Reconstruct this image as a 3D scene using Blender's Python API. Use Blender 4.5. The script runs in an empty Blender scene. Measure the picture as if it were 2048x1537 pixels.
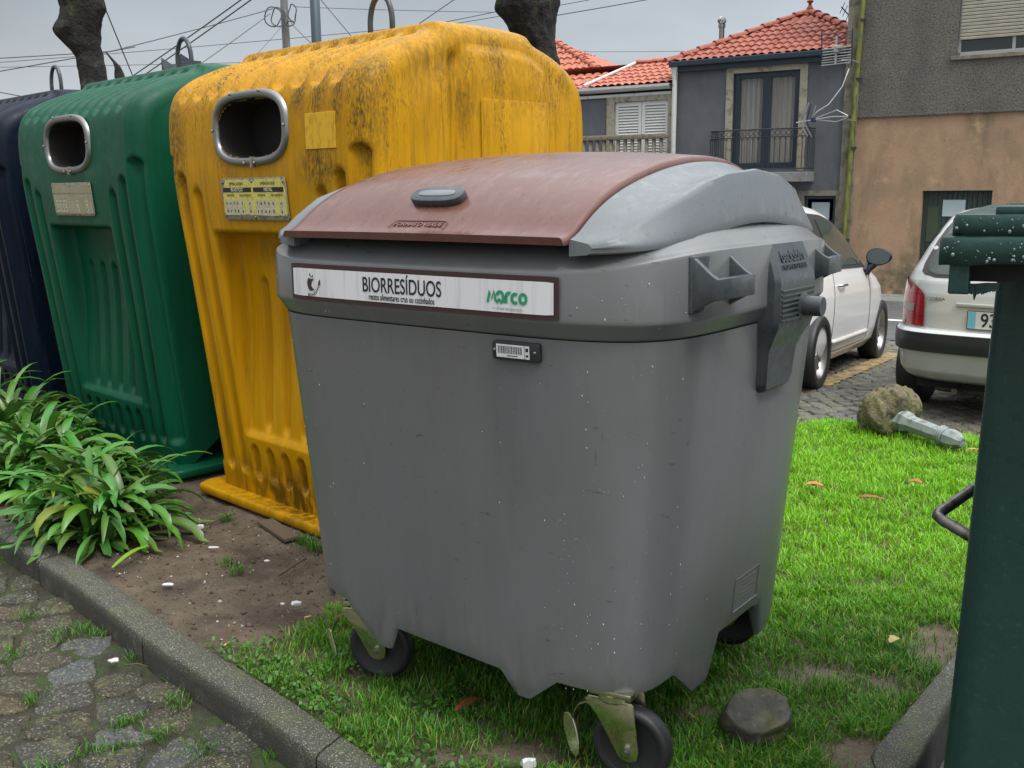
import bpy, bmesh, math, random
import numpy as np
from mathutils import Vector, Matrix, Euler
from math import radians as R_, sin, cos, pi, sqrt, atan2
S = bpy.context.scene
random.seed(7); rng = np.random.default_rng(7)

# ------------------------------------------------------------------ camera
F, W_, H_ = 2000.0, 2048.0, 1537.0
PITCH, ROLL = math.atan(384.5/2000), math.atan(.008)
CAM = Vector((0, 0, 1.42))
fw = Vector((0, cos(PITCH), -sin(PITCH))); up0 = Vector((0, sin(PITCH), cos(PITCH))); rt0 = Vector((1, 0, 0))
rt = rt0*cos(ROLL) - up0*sin(ROLL); up = rt0*sin(ROLL) + up0*cos(ROLL)
cd = bpy.data.cameras.new('camera'); cam = bpy.data.objects.new('camera', cd); S.collection.objects.link(cam)
cd.sensor_width = 36; cd.lens = 36*F/W_; cd.clip_start = .05; cd.clip_end = 2000
m = Matrix((rt, up, -fw)).transposed().to_4x4(); m.translation = CAM; cam.matrix_world = m
S.camera = cam
def at(px, py, Y):                       # the point at depth Y that the photo shows at this pixel
    d = fw + rt*((px-1024)/F) - up*((py-768.5)/F)
    return CAM + d*(Y/d.y)
# ------------------------------------------------------------------ light
S.view_settings.view_transform = 'Standard'; S.view_settings.look = 'None'
S.view_settings.exposure = 0.15; S.view_settings.gamma = 1
SUN_EL, SUN_AZ = 58, 150                 # azimuth clockwise from +Y (view direction)
w = bpy.data.worlds.new("World"); S.world = w; w.use_nodes = True
nt = w.node_tree; nt.nodes.clear()
def nn(t, **k):
    n = nt.nodes.new(t)
    for a, b in k.items(): setattr(n, a, b)
    return n
sky = nn('ShaderNodeTexSky', sky_type='NISHITA'); sky.sun_disc = False
sky.sun_elevation = R_(SUN_EL); sky.sun_rotation = R_(SUN_AZ)
hs = nn('ShaderNodeHueSaturation'); hs.inputs['Saturation'].default_value = .15; hs.inputs['Value'].default_value = .03
nt.links.new(sky.outputs[0], hs.inputs['Color'])
tc = nn('ShaderNodeTexCoord'); sp = nn('ShaderNodeSeparateXYZ'); nt.links.new(tc.outputs['Generated'], sp.inputs[0])
cr = nn('ShaderNodeValToRGB'); el = cr.color_ramp.elements
el[0].position = 0.0; el[0].color = (.52, .57, .59, 1)
el[1].position = 1.0; el[1].color = (2.3, 2.36, 2.42, 1)
e = el.new(.10); e.color = (.36, .405, .44, 1)
e = el.new(.22); e.color = (.21, .25, .30, 1)
e = el.new(.42); e.color = (.85, .90, .96, 1)
nt.links.new(sp.outputs['Z'], cr.inputs[0])
no = nn('ShaderNodeTexNoise'); no.inputs['Scale'].default_value = 2.2; no.inputs['Detail'].default_value = 5
mp = nn('ShaderNodeMapping'); mp.inputs['Scale'].default_value = (1, 1, 2.5)
nt.links.new(tc.outputs['Generated'], mp.inputs[0]); nt.links.new(mp.outputs[0], no.inputs[0])
mr = nn('ShaderNodeMapRange'); mr.inputs[1].default_value = .3; mr.inputs[2].default_value = .7; mr.inputs[3].default_value = .66; mr.inputs[4].default_value = 1.34
nt.links.new(no.outputs[0], mr.inputs[0])
# brighter towards +X of the view (thinner cloud)
mx = nn('ShaderNodeMapRange'); mx.inputs[1].default_value = -.5; mx.inputs[2].default_value = .5; mx.inputs[3].default_value = .66; mx.inputs[4].default_value = 1.34
nt.links.new(sp.outputs['X'], mx.inputs[0])
mm = nn('ShaderNodeMath', operation='MULTIPLY'); nt.links.new(mr.outputs[0], mm.inputs[0]); nt.links.new(mx.outputs[0], mm.inputs[1])
vm = nn('ShaderNodeVectorMath', operation='SCALE'); nt.links.new(cr.outputs[0], vm.inputs[0]); nt.links.new(mm.outputs[0], vm.inputs['Scale'])
ad = nn('ShaderNodeVectorMath', operation='ADD'); nt.links.new(vm.outputs[0], ad.inputs[0]); nt.links.new(hs.outputs[0], ad.inputs[1])
bg = nn('ShaderNodeBackground'); bg.inputs['Strength'].default_value = 1.0
nt.links.new(ad.outputs[0], bg.inputs[0])
wo = nn('ShaderNodeOutputWorld'); nt.links.new(bg.outputs[0], wo.inputs[0])
sl = bpy.data.lights.new('sun', 'SUN'); sl.energy = 1.5; sl.angle = R_(14); sl.color = (1, .97, .92)
so = bpy.data.objects.new('sun', sl); S.collection.objects.link(so)
sd = Vector((sin(R_(SUN_AZ))*cos(R_(SUN_EL)), cos(R_(SUN_AZ))*cos(R_(SUN_EL)), sin(R_(SUN_EL))))
so.rotation_euler = sd.to_track_quat('Z', 'Y').to_euler()

# ------------------------------------------------------------------ helpers
def mat(name, base, rough=.5, metal=0, layers=(), bumps=(), coat=0, spec=.5, attr=None, trans=0, transl=None, wet=None, alpha=1):
    """layers: dicts c colour, s scale vec, lo, hi, d detail, r roughness, z=(z0,z1) fade, e=(c,r) ellipsoid mask, k strength, vor=cells"""
    M = bpy.data.materials.new(name); M.use_nodes = True
    t = M.node_tree; N = t.nodes; L = t.links; b = N['Principled BSDF']
    b.inputs['Metallic'].default_value = metal; b.inputs['Coat Weight'].default_value = coat; b.inputs['Coat Roughness'].default_value = .12
    b.inputs['Specular IOR Level'].default_value = spec
    if trans: b.inputs['Transmission Weight'].default_value = trans; b.inputs['IOR'].default_value = 1.33
    def new(ty, **k):
        n = N.new(ty)
        for a, v in k.items(): setattr(n, a, v)
        return n
    co = new('ShaderNodeTexCoord').outputs['Object']
    rgb = new('ShaderNodeRGB'); rgb.outputs[0].default_value = (*base, 1); cur = rgb.outputs[0]
    if attr:
        a = new('ShaderNodeAttribute', attribute_name=attr)
        mxx = new('ShaderNodeMix', data_type='RGBA', blend_type='MULTIPLY'); mxx.inputs[0].default_value = 1
        L.new(cur, mxx.inputs[6]); L.new(a.outputs['Color'], mxx.inputs[7]); cur = mxx.outputs[2]
    rv = new('ShaderNodeValue'); rv.outputs[0].default_value = rough; rc = rv.outputs[0]
    sepz = None
    def noise(sv, d, vor=False):
        mpn = new('ShaderNodeMapping'); mpn.inputs['Scale'].default_value = sv; L.new(co, mpn.inputs[0])
        if vor:
            q = new('ShaderNodeTexVoronoi'); q.inputs['Scale'].default_value = 1; L.new(mpn.outputs[0], q.inputs['Vector']); return q.outputs['Distance']
        q = new('ShaderNodeTexNoise'); q.inputs['Scale'].default_value = 1; q.inputs['Detail'].default_value = d; q.inputs['Roughness'].default_value = .6
        L.new(mpn.outputs[0], q.inputs['Vector']); return q.outputs[0]
    def maprange(src, lo, hi, o0=0., o1=1.):
        q = new('ShaderNodeMapRange'); q.clamp = True
        q.inputs[1].default_value = lo; q.inputs[2].default_value = hi; q.inputs[3].default_value = o0; q.inputs[4].default_value = o1
        L.new(src, q.inputs[0]); return q.outputs[0]
    def mul(a, bb):
        q = new('ShaderNodeMath', operation='MULTIPLY'); L.new(a, q.inputs[0])
        if isinstance(bb, (int, float)): q.inputs[1].default_value = bb
        else: L.new(bb, q.inputs[1])
        return q.outputs[0]
    for l in layers:
        sv = l['s'] if isinstance(l['s'], (tuple, list)) else (l['s'],)*3
        f = maprange(noise(sv, l.get('d', 5), l.get('vor')), l.get('lo', .4), l.get('hi', .6))
        if 's2' in l: f = mul(f, maprange(noise(l['s2'], 3), l.get('lo2', .4), l.get('hi2', .6)))
        if 'z' in l:
            sx = new('ShaderNodeSeparateXYZ'); L.new(co, sx.inputs[0]); f = mul(f, maprange(sx.outputs[l.get('ax', 2)], *l['z']))
        if 'e' in l:
            mpn = new('ShaderNodeMapping', vector_type='TEXTURE'); mpn.inputs['Location'].default_value = l['e'][0]; mpn.inputs['Scale'].default_value = l['e'][1]
            L.new(co, mpn.inputs[0]); ln = new('ShaderNodeVectorMath', operation='LENGTH'); L.new(mpn.outputs[0], ln.inputs[0])
            f = mul(f, maprange(ln.outputs['Value'], 1.15, .35))
        if 'k' in l: f = mul(f, l['k'])
        if 'c' in l:
            q = new('ShaderNodeMix', data_type='RGBA', blend_type=l.get('b', 'MIX')); L.new(f, q.inputs[0]); L.new(cur, q.inputs[6]); q.inputs[7].default_value = (*l['c'], 1); cur = q.outputs[2]
        if 'r' in l:
            q = new('ShaderNodeMix', data_type='FLOAT'); L.new(f, q.inputs[0]); L.new(rc, q.inputs[2]); q.inputs[3].default_value = l['r']; rc = q.outputs[0]
    L.new(cur, b.inputs['Base Color']); L.new(rc, b.inputs['Roughness'])
    prev = None
    for s_, k_, d_, *dt in bumps:
        sv = s_ if isinstance(s_, (tuple, list)) else (s_,)*3
        bp = new('ShaderNodeBump'); bp.inputs['Strength'].default_value = k_; bp.inputs['Distance'].default_value = d_
        L.new(noise(sv, dt[0] if dt else 4), bp.inputs['Height'])
        if prev: L.new(prev, bp.inputs['Normal'])
        prev = bp.outputs[0]
    if prev: L.new(prev, b.inputs['Normal'])
    if transl:
        tr = new('ShaderNodeBsdfTranslucent'); L.new(cur, tr.inputs[0]); ms = new('ShaderNodeMixShader'); ms.inputs[0].default_value = transl
        L.new(b.outputs[0], ms.inputs[1]); L.new(tr.outputs[0], ms.inputs[2]); L.new(ms.outputs[0], N['Material Output'].inputs[0])
    return M

def tag(o, label=None, cat=None, group=None, kind=None):
    if label: o['label'] = label
    if cat: o['category'] = cat
    if group: o['group'] = group
    if kind: o['kind'] = kind
    return o
def link(name, me, parent=None, loc=None, rot=None):
    o = bpy.data.objects.new(name, me); S.collection.objects.link(o)
    if parent: o.parent = parent
    if loc: o.location = loc
    if rot: o.rotation_euler = rot
    return o
def empty(name, loc, rz=0, label=None, cat=None, group=None):
    o = link(name, None, None, loc, (0, 0, rz)); o.empty_display_size = .1
    return tag(o, label, cat, group)
def npmesh(name, V, Fs, mats, parent=None, smooth=True, mi=None, loc=None, rot=None, col=None):
    """V (n,3) array; Fs (m,k) array or list"""
    V = np.asarray(V, dtype=np.float32); me = bpy.data.meshes.new(name)
    if isinstance(Fs, np.ndarray):
        k = Fs.shape[1]; me.vertices.add(len(V)); me.vertices.foreach_set('co', V.ravel())
        me.loops.add(Fs.size); me.loops.foreach_set('vertex_index', Fs.astype(np.int32).ravel())
        me.polygons.add(len(Fs)); me.polygons.foreach_set('loop_start', np.arange(0, Fs.size, k, dtype=np.int32))
        me.polygons.foreach_set('loop_total', np.full(len(Fs), k, dtype=np.int32))
        me.update(calc_edges=True); me.validate()
    else:
        me.from_pydata([tuple(map(float, v)) for v in V], [], [tuple(int(i) for i in f) for f in Fs]); me.update()
    if not isinstance(mats, (list, tuple)): mats = [mats]
    for mt in mats: me.materials.append(mt)
    if smooth: me.polygons.foreach_set('use_smooth', np.ones(len(me.polygons), dtype=bool))
    if mi is not None: me.polygons.foreach_set('material_index', np.asarray(mi, dtype=np.int32))
    if col is not None:
        a = me.color_attributes.new('tint', 'FLOAT_COLOR', 'POINT'); c4 = np.ones((len(V), 4), dtype=np.float32); c4[:, :3] = col; a.data.foreach_set('color', c4.ravel())
    return link(name, me, parent, loc, rot)
def autosmooth(o, ang=35):
    me = o.data; bm = bmesh.new(); bm.from_mesh(me)
    for e_ in bm.edges:
        if len(e_.link_faces) == 2 and e_.calc_face_angle(0) > R_(ang): e_.smooth = False
    for f in bm.faces: f.smooth = True
    bm.to_mesh(me); bm.free(); return o
class MB:
    def __init__(s): s.V = []; s.F = []
    def add(s, V, Fc):
        o = len(s.V); s.V += [tuple(v) for v in V]; s.F += [tuple(i+o for i in f) for f in Fc]; return s
    def box(s, x0, x1, y0, y1, z0, z1, b=0, M=None):
        bm = bmesh.new(); bmesh.ops.create_cube(bm, size=1)
        for v in bm.verts: v.co = Vector(((x0+x1)/2+v.co.x*(x1-x0), (y0+y1)/2+v.co.y*(y1-y0), (z0+z1)/2+v.co.z*(z1-z0)))
        if b: bmesh.ops.bevel(bm, geom=bm.edges[:], offset=b, segments=2, affect='EDGES', profile=.5)
        s.bm(bm, M); return s
    def bm(s, bm, M=None):
        bm.verts.ensure_lookup_table(); o = len(s.V)
        for v in bm.verts: c_ = M @ v.co if M else v.co; s.V.append(tuple(c_))
        for f in bm.faces: s.F.append(tuple(v.index+o for v in f.verts))
        bm.free()
    def tube(s, pts, r, n=8, cap=True):
        pts = [Vector(p) for p in pts]; rs = r if isinstance(r, (list, tuple)) else [r]*len(pts)
        o = len(s.V); prev = None
        for i, p in enumerate(pts):
            d = (pts[min(i+1, len(pts)-1)] - pts[max(i-1, 0)]).normalized()
            if prev is None: a = d.orthogonal().normalized()
            else: a = (prev - d*prev.dot(d)); a = a.normalized() if a.length > 1e-6 else d.orthogonal().normalized()
            prev = a; b = d.cross(a)
            for k in range(n): t = 2*pi*k/n; s.V.append(tuple(p + (a*cos(t)+b*sin(t))*rs[i]))
        for i in range(len(pts)-1):
            for k in range(n): s.F.append((o+i*n+k, o+i*n+(k+1) % n, o+(i+1)*n+(k+1) % n, o+(i+1)*n+k))
        if cap: s.F.append(tuple(o+k for k in reversed(range(n)))); s.F.append(tuple(o+(len(pts)-1)*n+k for k in range(n)))
        return s
    def lathe(s, prof, n=24, M=None):   # prof (r, h) about local z
        o = len(s.V)
        for r_, h in prof:
            for k in range(n):
                v = Vector((r_*cos(2*pi*k/n), r_*sin(2*pi*k/n), h)); s.V.append(tuple(M @ v if M else v))
        for i in range(len(prof)-1):
            for k in range(n): s.F.append((o+i*n+k, o+i*n+(k+1) % n, o+(i+1)*n+(k+1) % n, o+(i+1)*n+k))
        if prof[0][0] > 1e-4: s.F.append(tuple(o+k for k in reversed(range(n))))
        if prof[-1][0] > 1e-4: s.F.append(tuple(o+(len(prof)-1)*n+k for k in range(n)))
        return s
    def prism(s, poly, h0, h1, M=None, b=0):  # polygon in xy extruded along z
        bm = bmesh.new(); vs = [bm.verts.new((p[0], p[1], h0)) for p in poly]; f = bm.faces.new(vs)
        r = bmesh.ops.extrude_face_region(bm, geom=[f]); 
        for v in r['geom']:
            if isinstance(v, bmesh.types.BMVert): v.co.z = h1
        bmesh.ops.recalc_face_normals(bm, faces=bm.faces)
        if b: bmesh.ops.bevel(bm, geom=bm.edges[:], offset=b, segments=2, affect='EDGES', profile=.5)
        s.bm(bm, M); return s
    def build(s, name, m_, parent=None, smooth=False, auto=None, loc=None, rot=None):
        o = npmesh(name, s.V, s.F, m_, parent, smooth, loc=loc, rot=rot)
        if auto: autosmooth(o, auto)
        return o
def grid_faces(nu, nv, wrap=False):
    i, j = np.meshgrid(np.arange(nu-1), np.arange(nv if wrap else nv-1), indexing='ij'); j2 = (j+1) % nv
    return np.stack([i*nv+j, i*nv+j2, (i+1)*nv+j2, (i+1)*nv+j], -1).reshape(-1, 4)
def text(name, s, size, M, m_, parent=None, ext=.0006, align='CENTER', sx=1, bold=0):
    cu = bpy.data.curves.new(name, 'FONT'); cu.body = s; cu.size = size; cu.extrude = ext; cu.align_x = align; cu.align_y = 'CENTER'; cu.offset = bold
    t = bpy.data.objects.new(name, cu); S.collection.objects.link(t)
    dg = bpy.context.evaluated_depsgraph_get(); me = bpy.data.meshes.new_from_object(t.evaluated_get(dg)); bpy.data.objects.remove(t); bpy.data.curves.remove(cu)
    me.transform(M @ Matrix.Diagonal((sx, 1, 1, 1))); me.materials.clear(); me.materials.append(m_); me.name = name
    return link(name, me, parent)
def frameM(o, x, y):                      # matrix whose X,Y axes are x,y at o
    x = Vector(x).normalized(); y = Vector(y); y = (y - x*y.dot(x)).normalized(); z = x.cross(y)
    M = Matrix((x, y, z)).transposed().to_4x4(); M.translation = Vector(o); return M
def bool_cut(o, cutters):
    for c in cutters:
        md = o.modifiers.new('b', 'BOOLEAN'); md.operation = 'DIFFERENCE'; md.object = c; md.solver = 'EXACT'
    bpy.context.view_layer.update(); dg = bpy.context.evaluated_depsgraph_get()
    me = bpy.data.meshes.new_from_object(o.evaluated_get(dg)); o.modifiers.clear(); o.data = me
    for c in cutters: bpy.data.objects.remove(c)
def vnoise(x, y, f, seed=0):              # smooth value noise, numpy
    x = np.asarray(x)*f; y = np.asarray(y)*f; xi = np.floor(x).astype(int); yi = np.floor(y).astype(int); fx = x-xi; fy = y-yi
    fx = fx*fx*(3-2*fx); fy = fy*fy*(3-2*fy)
    def h(a, b): n_ = (a*374761393 + b*668265263 + seed*982451653) & 0xffffffff; n_ = ((n_ ^ (n_ >> 13))*1274126177) & 0xffffffff; return ((n_ ^ (n_ >> 16)) & 0xffff)/65535.
    return (h(xi, yi)*(1-fx)+h(xi+1, yi)*fx)*(1-fy)+(h(xi, yi+1)*(1-fx)+h(xi+1, yi+1)*fx)*fy
def copy_tree(o, parent=None):
    c = o.copy(); S.collection.objects.link(c); c.parent = parent
    for ch in list(o.children): copy_tree(ch, c)
    return c

# ------------------------------------------------------------------ materials
m_soil = mat('wet soil', (.092, .068, .045), .75, layers=[dict(c=(.15, .115, .078), s=9, lo=.42, hi=.7), dict(c=(.045, .03, .022), s=(3.5, 3.5, 1), lo=.5, hi=.68), dict(c=(.30, .25, .19), s=140, lo=.68, hi=.74, d=2), dict(r=.45, s=5, lo=.5, hi=.7), dict(c=(.03, .022, .016), s=90, lo=.6, hi=.7)], bumps=[(45, .8, .012), (240, .7, .004)])
m_grass = mat('grass blades', (1, 1, 1), .45, attr='tint', transl=.25)
m_kerb = mat('granite kerb', (.062, .062, .048), .75, layers=[dict(c=(.33, .33, .24), s=230, lo=.56, hi=.66, d=2), dict(c=(.05, .05, .045), s=170, lo=.58, hi=.68, d=2), dict(c=(.10, .13, .03), s=7, lo=.52, hi=.75, k=.6), dict(c=(.05, .05, .042), s=3, lo=.5, hi=.8), dict(c=(.030, .028, .022), s=14, lo=.25, hi=.5, z=(.004, -.035), k=.9)], bumps=[(180, .7, .004), (25, .4, .008)])  # dark fade below the top edge paints the side faces' shade into the colour
m_stone = mat('cobble granite', (.5, .5, .5), .62, attr='tint', layers=[dict(c=(.36, .33, .24), s=120, lo=.55, hi=.72, d=3), dict(c=(.035, .035, .03), s=75, lo=.55, hi=.7, d=4), dict(c=(.16, .17, .05), s=16, lo=.52, hi=.72, k=.55), dict(r=.35, s=8, lo=.5, hi=.65)], bumps=[(90, 1, .010, 6), (30, .8, .015)])
m_joint = mat('mossy joint soil', (.035, .028, .019), .9, layers=[dict(c=(.032, .055, .010), s=14, lo=.45, hi=.6), dict(c=(.13, .10, .07), s=90, lo=.62, hi=.7)], bumps=[(80, .9, .01)])
m_asph = mat('wet asphalt', (.11, .115, .12), .45, layers=[dict(c=(.16, .165, .17), s=2, lo=.4, hi=.7), dict(c=(.07, .07, .07), s=120, lo=.5, hi=.6)], bumps=[(150, .4, .004)])
m_white = mat('road paint white', (.75, .75, .72), .6, layers=[dict(c=(.3, .3, .3), s=30, lo=.6, hi=.75)])
m_yellowp = mat('worn yellow road paint', (.42, .28, .09), .7, layers=[dict(c=(.16, .14, .10), s=14, lo=.42, hi=.56)])
m_rubber = mat('black rubber', (.016, .017, .019), .5, bumps=[(60, .2, .003)])
m_blackpl = mat('black plastic', (.02, .022, .024), .38)
m_zinc = mat('zinc plated steel', (.66, .63, .44), .20, metal=1, layers=[dict(c=(.52, .50, .36), s=9, lo=.4, hi=.7), dict(r=.32, s=30, lo=.4, hi=.6)])
m_steel = mat('dull steel', (.30, .30, .30), .38, metal=1, layers=[dict(c=(.28, .28, .27), s=25, lo=.4, hi=.65)])
m_galv = mat('galvanised tube', (.20, .19, .18), .42, metal=.85, layers=[dict(c=(.10, .075, .06), s=30, lo=.5, hi=.65)])
m_greyb = mat('grey bin plastic', (.128, .137, .141), .32, layers=[dict(c=(.135, .136, .133), s=(3, 3, 1.6), lo=.38, hi=.7), dict(c=(.098, .104, .106), s=(7, 7, 1.2), lo=.48, hi=.75, d=6, k=.7), dict(c=(.075, .066, .048), s=(30, 30, 6), lo=.45, hi=.65, z=(.42, .22), k=.5), dict(c=(.22, .22, .21), s=(160, 160, 160), lo=.68, hi=.74, d=2, k=.5), dict(c=(.16, .17, .172), s=(1.6, 1.6, 1.0), lo=.45, hi=.7, k=.7), dict(c=(.05, .05, .045), s=(20, 20, 60), lo=.68, hi=.72, d=3, k=.6), dict(c=(.21, .215, .21), s=(170, 170, 1.6), lo=.66, hi=.74, s2=(6, 6, 2), lo2=.5, hi2=.65, k=.55), dict(c=(.055, .058, .058), s=(110, 110, 1.1), lo=.66, hi=.74, k=.5), dict(c=(.20, .205, .20), s=(26, 26, 1.2), lo=.63, hi=.8, k=.35), dict(r=.28, s=(18, 18, 1.4), lo=.45, hi=.65), dict(c=(.22, .22, .21), s=(90, 90, 2), lo=.66, hi=.72, k=.35)], bumps=[(260, .12, .001)], spec=.5, coat=.22)
m_greyl = mat('light grey lid plastic', (.135, .148, .156), .40, layers=[dict(c=(.135, .148, .155), s=6, lo=.4, hi=.7), dict(r=.22, s=(30, 30, 12), lo=.5, hi=.62), dict(c=(.08, .088, .092), s=(120, 40, 60), lo=.68, hi=.73, d=2)], bumps=[(200, .15, .001), ((90, 40, 60), .25, .002)])
m_brown = mat('brown lid plastic', (.115, .046, .034), .33, layers=[dict(c=(.150, .066, .052), s=6, lo=.35, hi=.7), dict(r=.18, s=(40, 14, 20), lo=.5, hi=.62), dict(c=(.085, .030, .022), s=(95, 26, 40), lo=.665, hi=.70, d=2), dict(c=(.10, .045, .03), s=(11, 5, 8), lo=.69, hi=.71, d=5)], bumps=[((95, 26, 40), .35, .003), (220, .15, .001)])
m_dgrey = mat('dark slate plastic', (.042, .050, .056), .34, layers=[dict(c=(.062, .07, .075), s=25, lo=.4, hi=.7), dict(r=.22, s=60, lo=.5, hi=.6)], bumps=[(130, .12, .002)])
m_stickw = mat('white sticker', (.66, .66, .67), .4, layers=[dict(c=(.52, .52, .52), s=(60, 60, 4), lo=.5, hi=.7)])
m_maroon = mat('maroon print', (.045, .018, .02), .45)
m_ink = mat('black print', (.012, .012, .016), .5)
m_greeni = mat('green print', (.01, .27, .13), .5)
m_greyi = mat('grey print', (.35, .42, .38), .5)
m_drop = mat('water drops', (.42, .45, .47), .05, spec=.8)

# ------------------------------------------------------------------ ground, paths, road
HU = Vector((.849, -.528, 0)); HV = Vector((.528, .849, 0)); HO = Vector((7.08, 18.17, 0))
def zroad(x, y):
    s = np.asarray(x)*.528 + np.asarray(y)*.849
    return -.13 - np.clip(s-7.8, 0, 14)*.041
def sheet(name, poly_uv, nu, nv, m_, dz, kind='structure', label=None):
    (u0, v0), (u1, v1) = poly_uv
    U, V = np.meshgrid(np.linspace(u0, u1, nu), np.linspace(v0, v1, nv), indexing='ij')
    X = U*.849 + V*.528; Y = -U*.528 + V*.849
    P = np.stack([X, Y, zroad(X, Y)+dz], -1).reshape(-1, 3)
    o = npmesh(name, P, grid_faces(nu, nv), m_, smooth=True); return tag(o, label, None, None, kind)
# one sheet to the horizon
sheet('ground', ((-300, -300), (300, 400)), 3, 3, m_soil, -.4, label='earth ground under everything reaching to the horizon')
def horiz():
    pass
sheet('road', ((-30, 12.1), (30, 18.0)), 5, 40, m_asph, .0, label='wet grey asphalt street in front of the houses')
sheet('road_marking', ((-30, 14.75), (30, 15.0)), 5, 3, m_white, .005, label='white edge line painted along the asphalt street')
m_pave = mat('concrete pavement', (.25, .25, .24), .7, layers=[dict(c=(.17, .17, .16), s=4, lo=.4, hi=.7), dict(c=(.10, .11, .05), s=6, lo=.55, hi=.7)], bumps=[(60, .3, .004)])
pv = MB()
for i in range(40):
    x0 = -20+i; 
    z = float(zroad(*(HU*(x0+.5)+HV*18.6).xy)); 
    a = [HU*x0+HV*18.0, HU*(x0+.995)+HV*18.0, HU*(x0+.995)+HV*19.4, HU*x0+HV*19.4]
    bm = bmesh.new(); vs = [bm.verts.new((p.x, p.y, z-.05)) for p in a]; f = bm.faces.new(vs); r = bmesh.ops.extrude_face_region(bm, geom=[f])
    for v in r['geom']:
        if isinstance(v, bmesh.types.BMVert): v.co.z = z+.10
    bmesh.ops.recalc_face_normals(bm, faces=bm.faces); pv.bm(bm)
tag(pv.build('pavement', m_pave), 'narrow concrete pavement at the foot of the house walls', kind='structure')

def voronoi_stones(pts, keep, gap, h, dome, jit_z, tints, name, m_, zf, rough=.006, seg=1):
    """irregular stones by clipping cells; pts (n,2)"""
    V = []; Fc = []; C = []
    pts = np.array(pts)
    for i, p in enumerate(pts):
        if not keep(p): continue
        d = np.hypot(*(pts-p).T); nb = np.argsort(d)[1:14]
        poly = [np.array(p)+np.array(q)*.4 for q in ((-1, -1), (1, -1), (1, 1), (-1, 1))]
        for j in nb:
            n_ = pts[j]-p; ln = np.linalg.norm(n_); n_ = n_/ln; c0 = ln/2-gap*random.uniform(.3, .9)
            out = []
            for a in range(len(poly)):
                A, B = poly[a], poly[(a+1) % len(poly)]; da, db = (A-p)@n_-c0, (B-p)@n_-c0
                if da <= 0: out.append(A)
                if (da < 0) != (db < 0): out.append(A+(B-A)*(da/(da-db)))
            poly = out
            if len(poly) < 3: break
        if len(poly) < 3: continue
        # resample outline, soften corners
        poly = np.array(poly); nx = np.roll(poly, -1, 0); ring = []
        for a in range(len(poly)):
            e_ = np.linalg.norm(nx[a]-poly[a]); k = max(1, int(e_/.022)) if seg else 1
            for q in range(k): ring.append(poly[a]+(nx[a]-poly[a])*q/k)
        ring = np.array(ring)
        if seg: ring = (np.roll(ring, 1, 0)+ring*2+np.roll(ring, -1, 0))/4
        ring += rng.normal(0, rough*.5, ring.shape)
        c = ring.mean(0); n = len(ring); z0 = float(zf(*c)); tz = random.uniform(-jit_z, jit_z); tilt = rng.normal(0, .03, 2); o = len(V); t = tints()
        lv = [(1.0, -h), (1.0, -.009), (.97, -.001), (.93, dome*.35), (.6, dome*.75), (.28, dome)]
        for sc, dz in lv:
            for q in ring:
                w_ = c+(q-c)*sc; V.append((w_[0], w_[1], z0+tz+dz+(w_-c)@tilt+(random.gauss(0, rough*.5) if -.01 < dz else 0))); C.append(t)
        V.append((c[0], c[1], z0+tz+dome)); C.append(t)
        for l_ in range(len(lv)-1):
            for q in range(n): Fc.append((o+l_*n+q, o+l_*n+(q+1) % n, o+(l_+1)*n+(q+1) % n, o+(l_+1)*n+q))
        last = o+(len(lv)-1)*n
        for q in range(n): Fc.append((last+q, last+(q+1) % n, o+len(lv)*n))
    me = npmesh(name, V, Fc, m_, smooth=True, col=np.array(C)); return me

KERB_O = [(-9.2, 11.3), (-5.0, 6.95), (-3.2, 5.07), (-2.174, 4.04), (-1.58, 3.45), (-1.107, 2.934), (-.962, 2.801), (-.699, 2.54), (-.467, 2.288), (-.15, 1.90), (.12, 1.55)]
KERB_I = [(-9.1, 11.45), (-4.92, 7.05), (-3.12, 5.17), (-2.10, 4.12), (-1.505, 3.52), (-1.035, 3.01), (-.892, 2.875), (-.632, 2.615), (-.392, 2.355), (-.07, 1.96), (.19, 1.66)]
def interp_line(L, s): pass
# left path of irregular granite cobbles
def left_of_kerb(p, off=.0):
    for (a, b) in zip(KERB_O[:-1], KERB_O[1:]):
        if min(a[1], b[1])-1e-6 <= p[1] <= max(a[1], b[1]):
            t = (p[1]-a[1])/(b[1]-a[1]); return p[0] < a[0]+(b[0]-a[0])*t - off
    return p[0] < .1
ca, sa = cos(R_(-24)), sin(R_(-24)); pts = []
for r_ in range(-42, 46):
    for c_ in range(-34, 34):
        x = (c_+(.5 if r_ % 2 else 0))*.20+rng.normal(0, .030); y = r_*.125+rng.normal(0, .018)
        X, Y = -2.0+x*ca-y*sa, 3.4+x*sa+y*ca
        if Y > 1.2 and X > -5 and Y < 8.5: pts.append((X, Y))
def tint_path():
    t = random.random(); v = random.uniform(.75, 1.25)
    b = (.115, .098, .060) if t < .55 else (.092, .090, .076) if t < .84 else (.13, .092, .05) if t < .93 else (.15, .16, .158)
    return tuple(q*v for q in b)
tag(voronoi_stones(pts, lambda p: left_of_kerb(p, .055), .012, .07, .005, .004, tint_path, 'path', m_stone, lambda x, y: -.095), 'path of irregular brown and grey granite cobbles left of the kerb', kind='structure')
# joints
U, V = np.meshgrid(np.linspace(-6, .6, 160), np.linspace(1.0, 10, 200), indexing='ij')
Z = -.104+.008*vnoise(U, V, 18)
msk = np.array([[left_of_kerb((a, b), -.085) for b in V[0]] for a in U[:, 0]])
fcs = grid_faces(160, 200); mk = msk.ravel(); fcs = fcs[mk[fcs].all(1)]
tag(npmesh('path_joints', np.stack([U, V, Z], -1).reshape(-1, 3), fcs, m_joint), 'mossy earth between the path cobbles', kind='structure')
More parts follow.
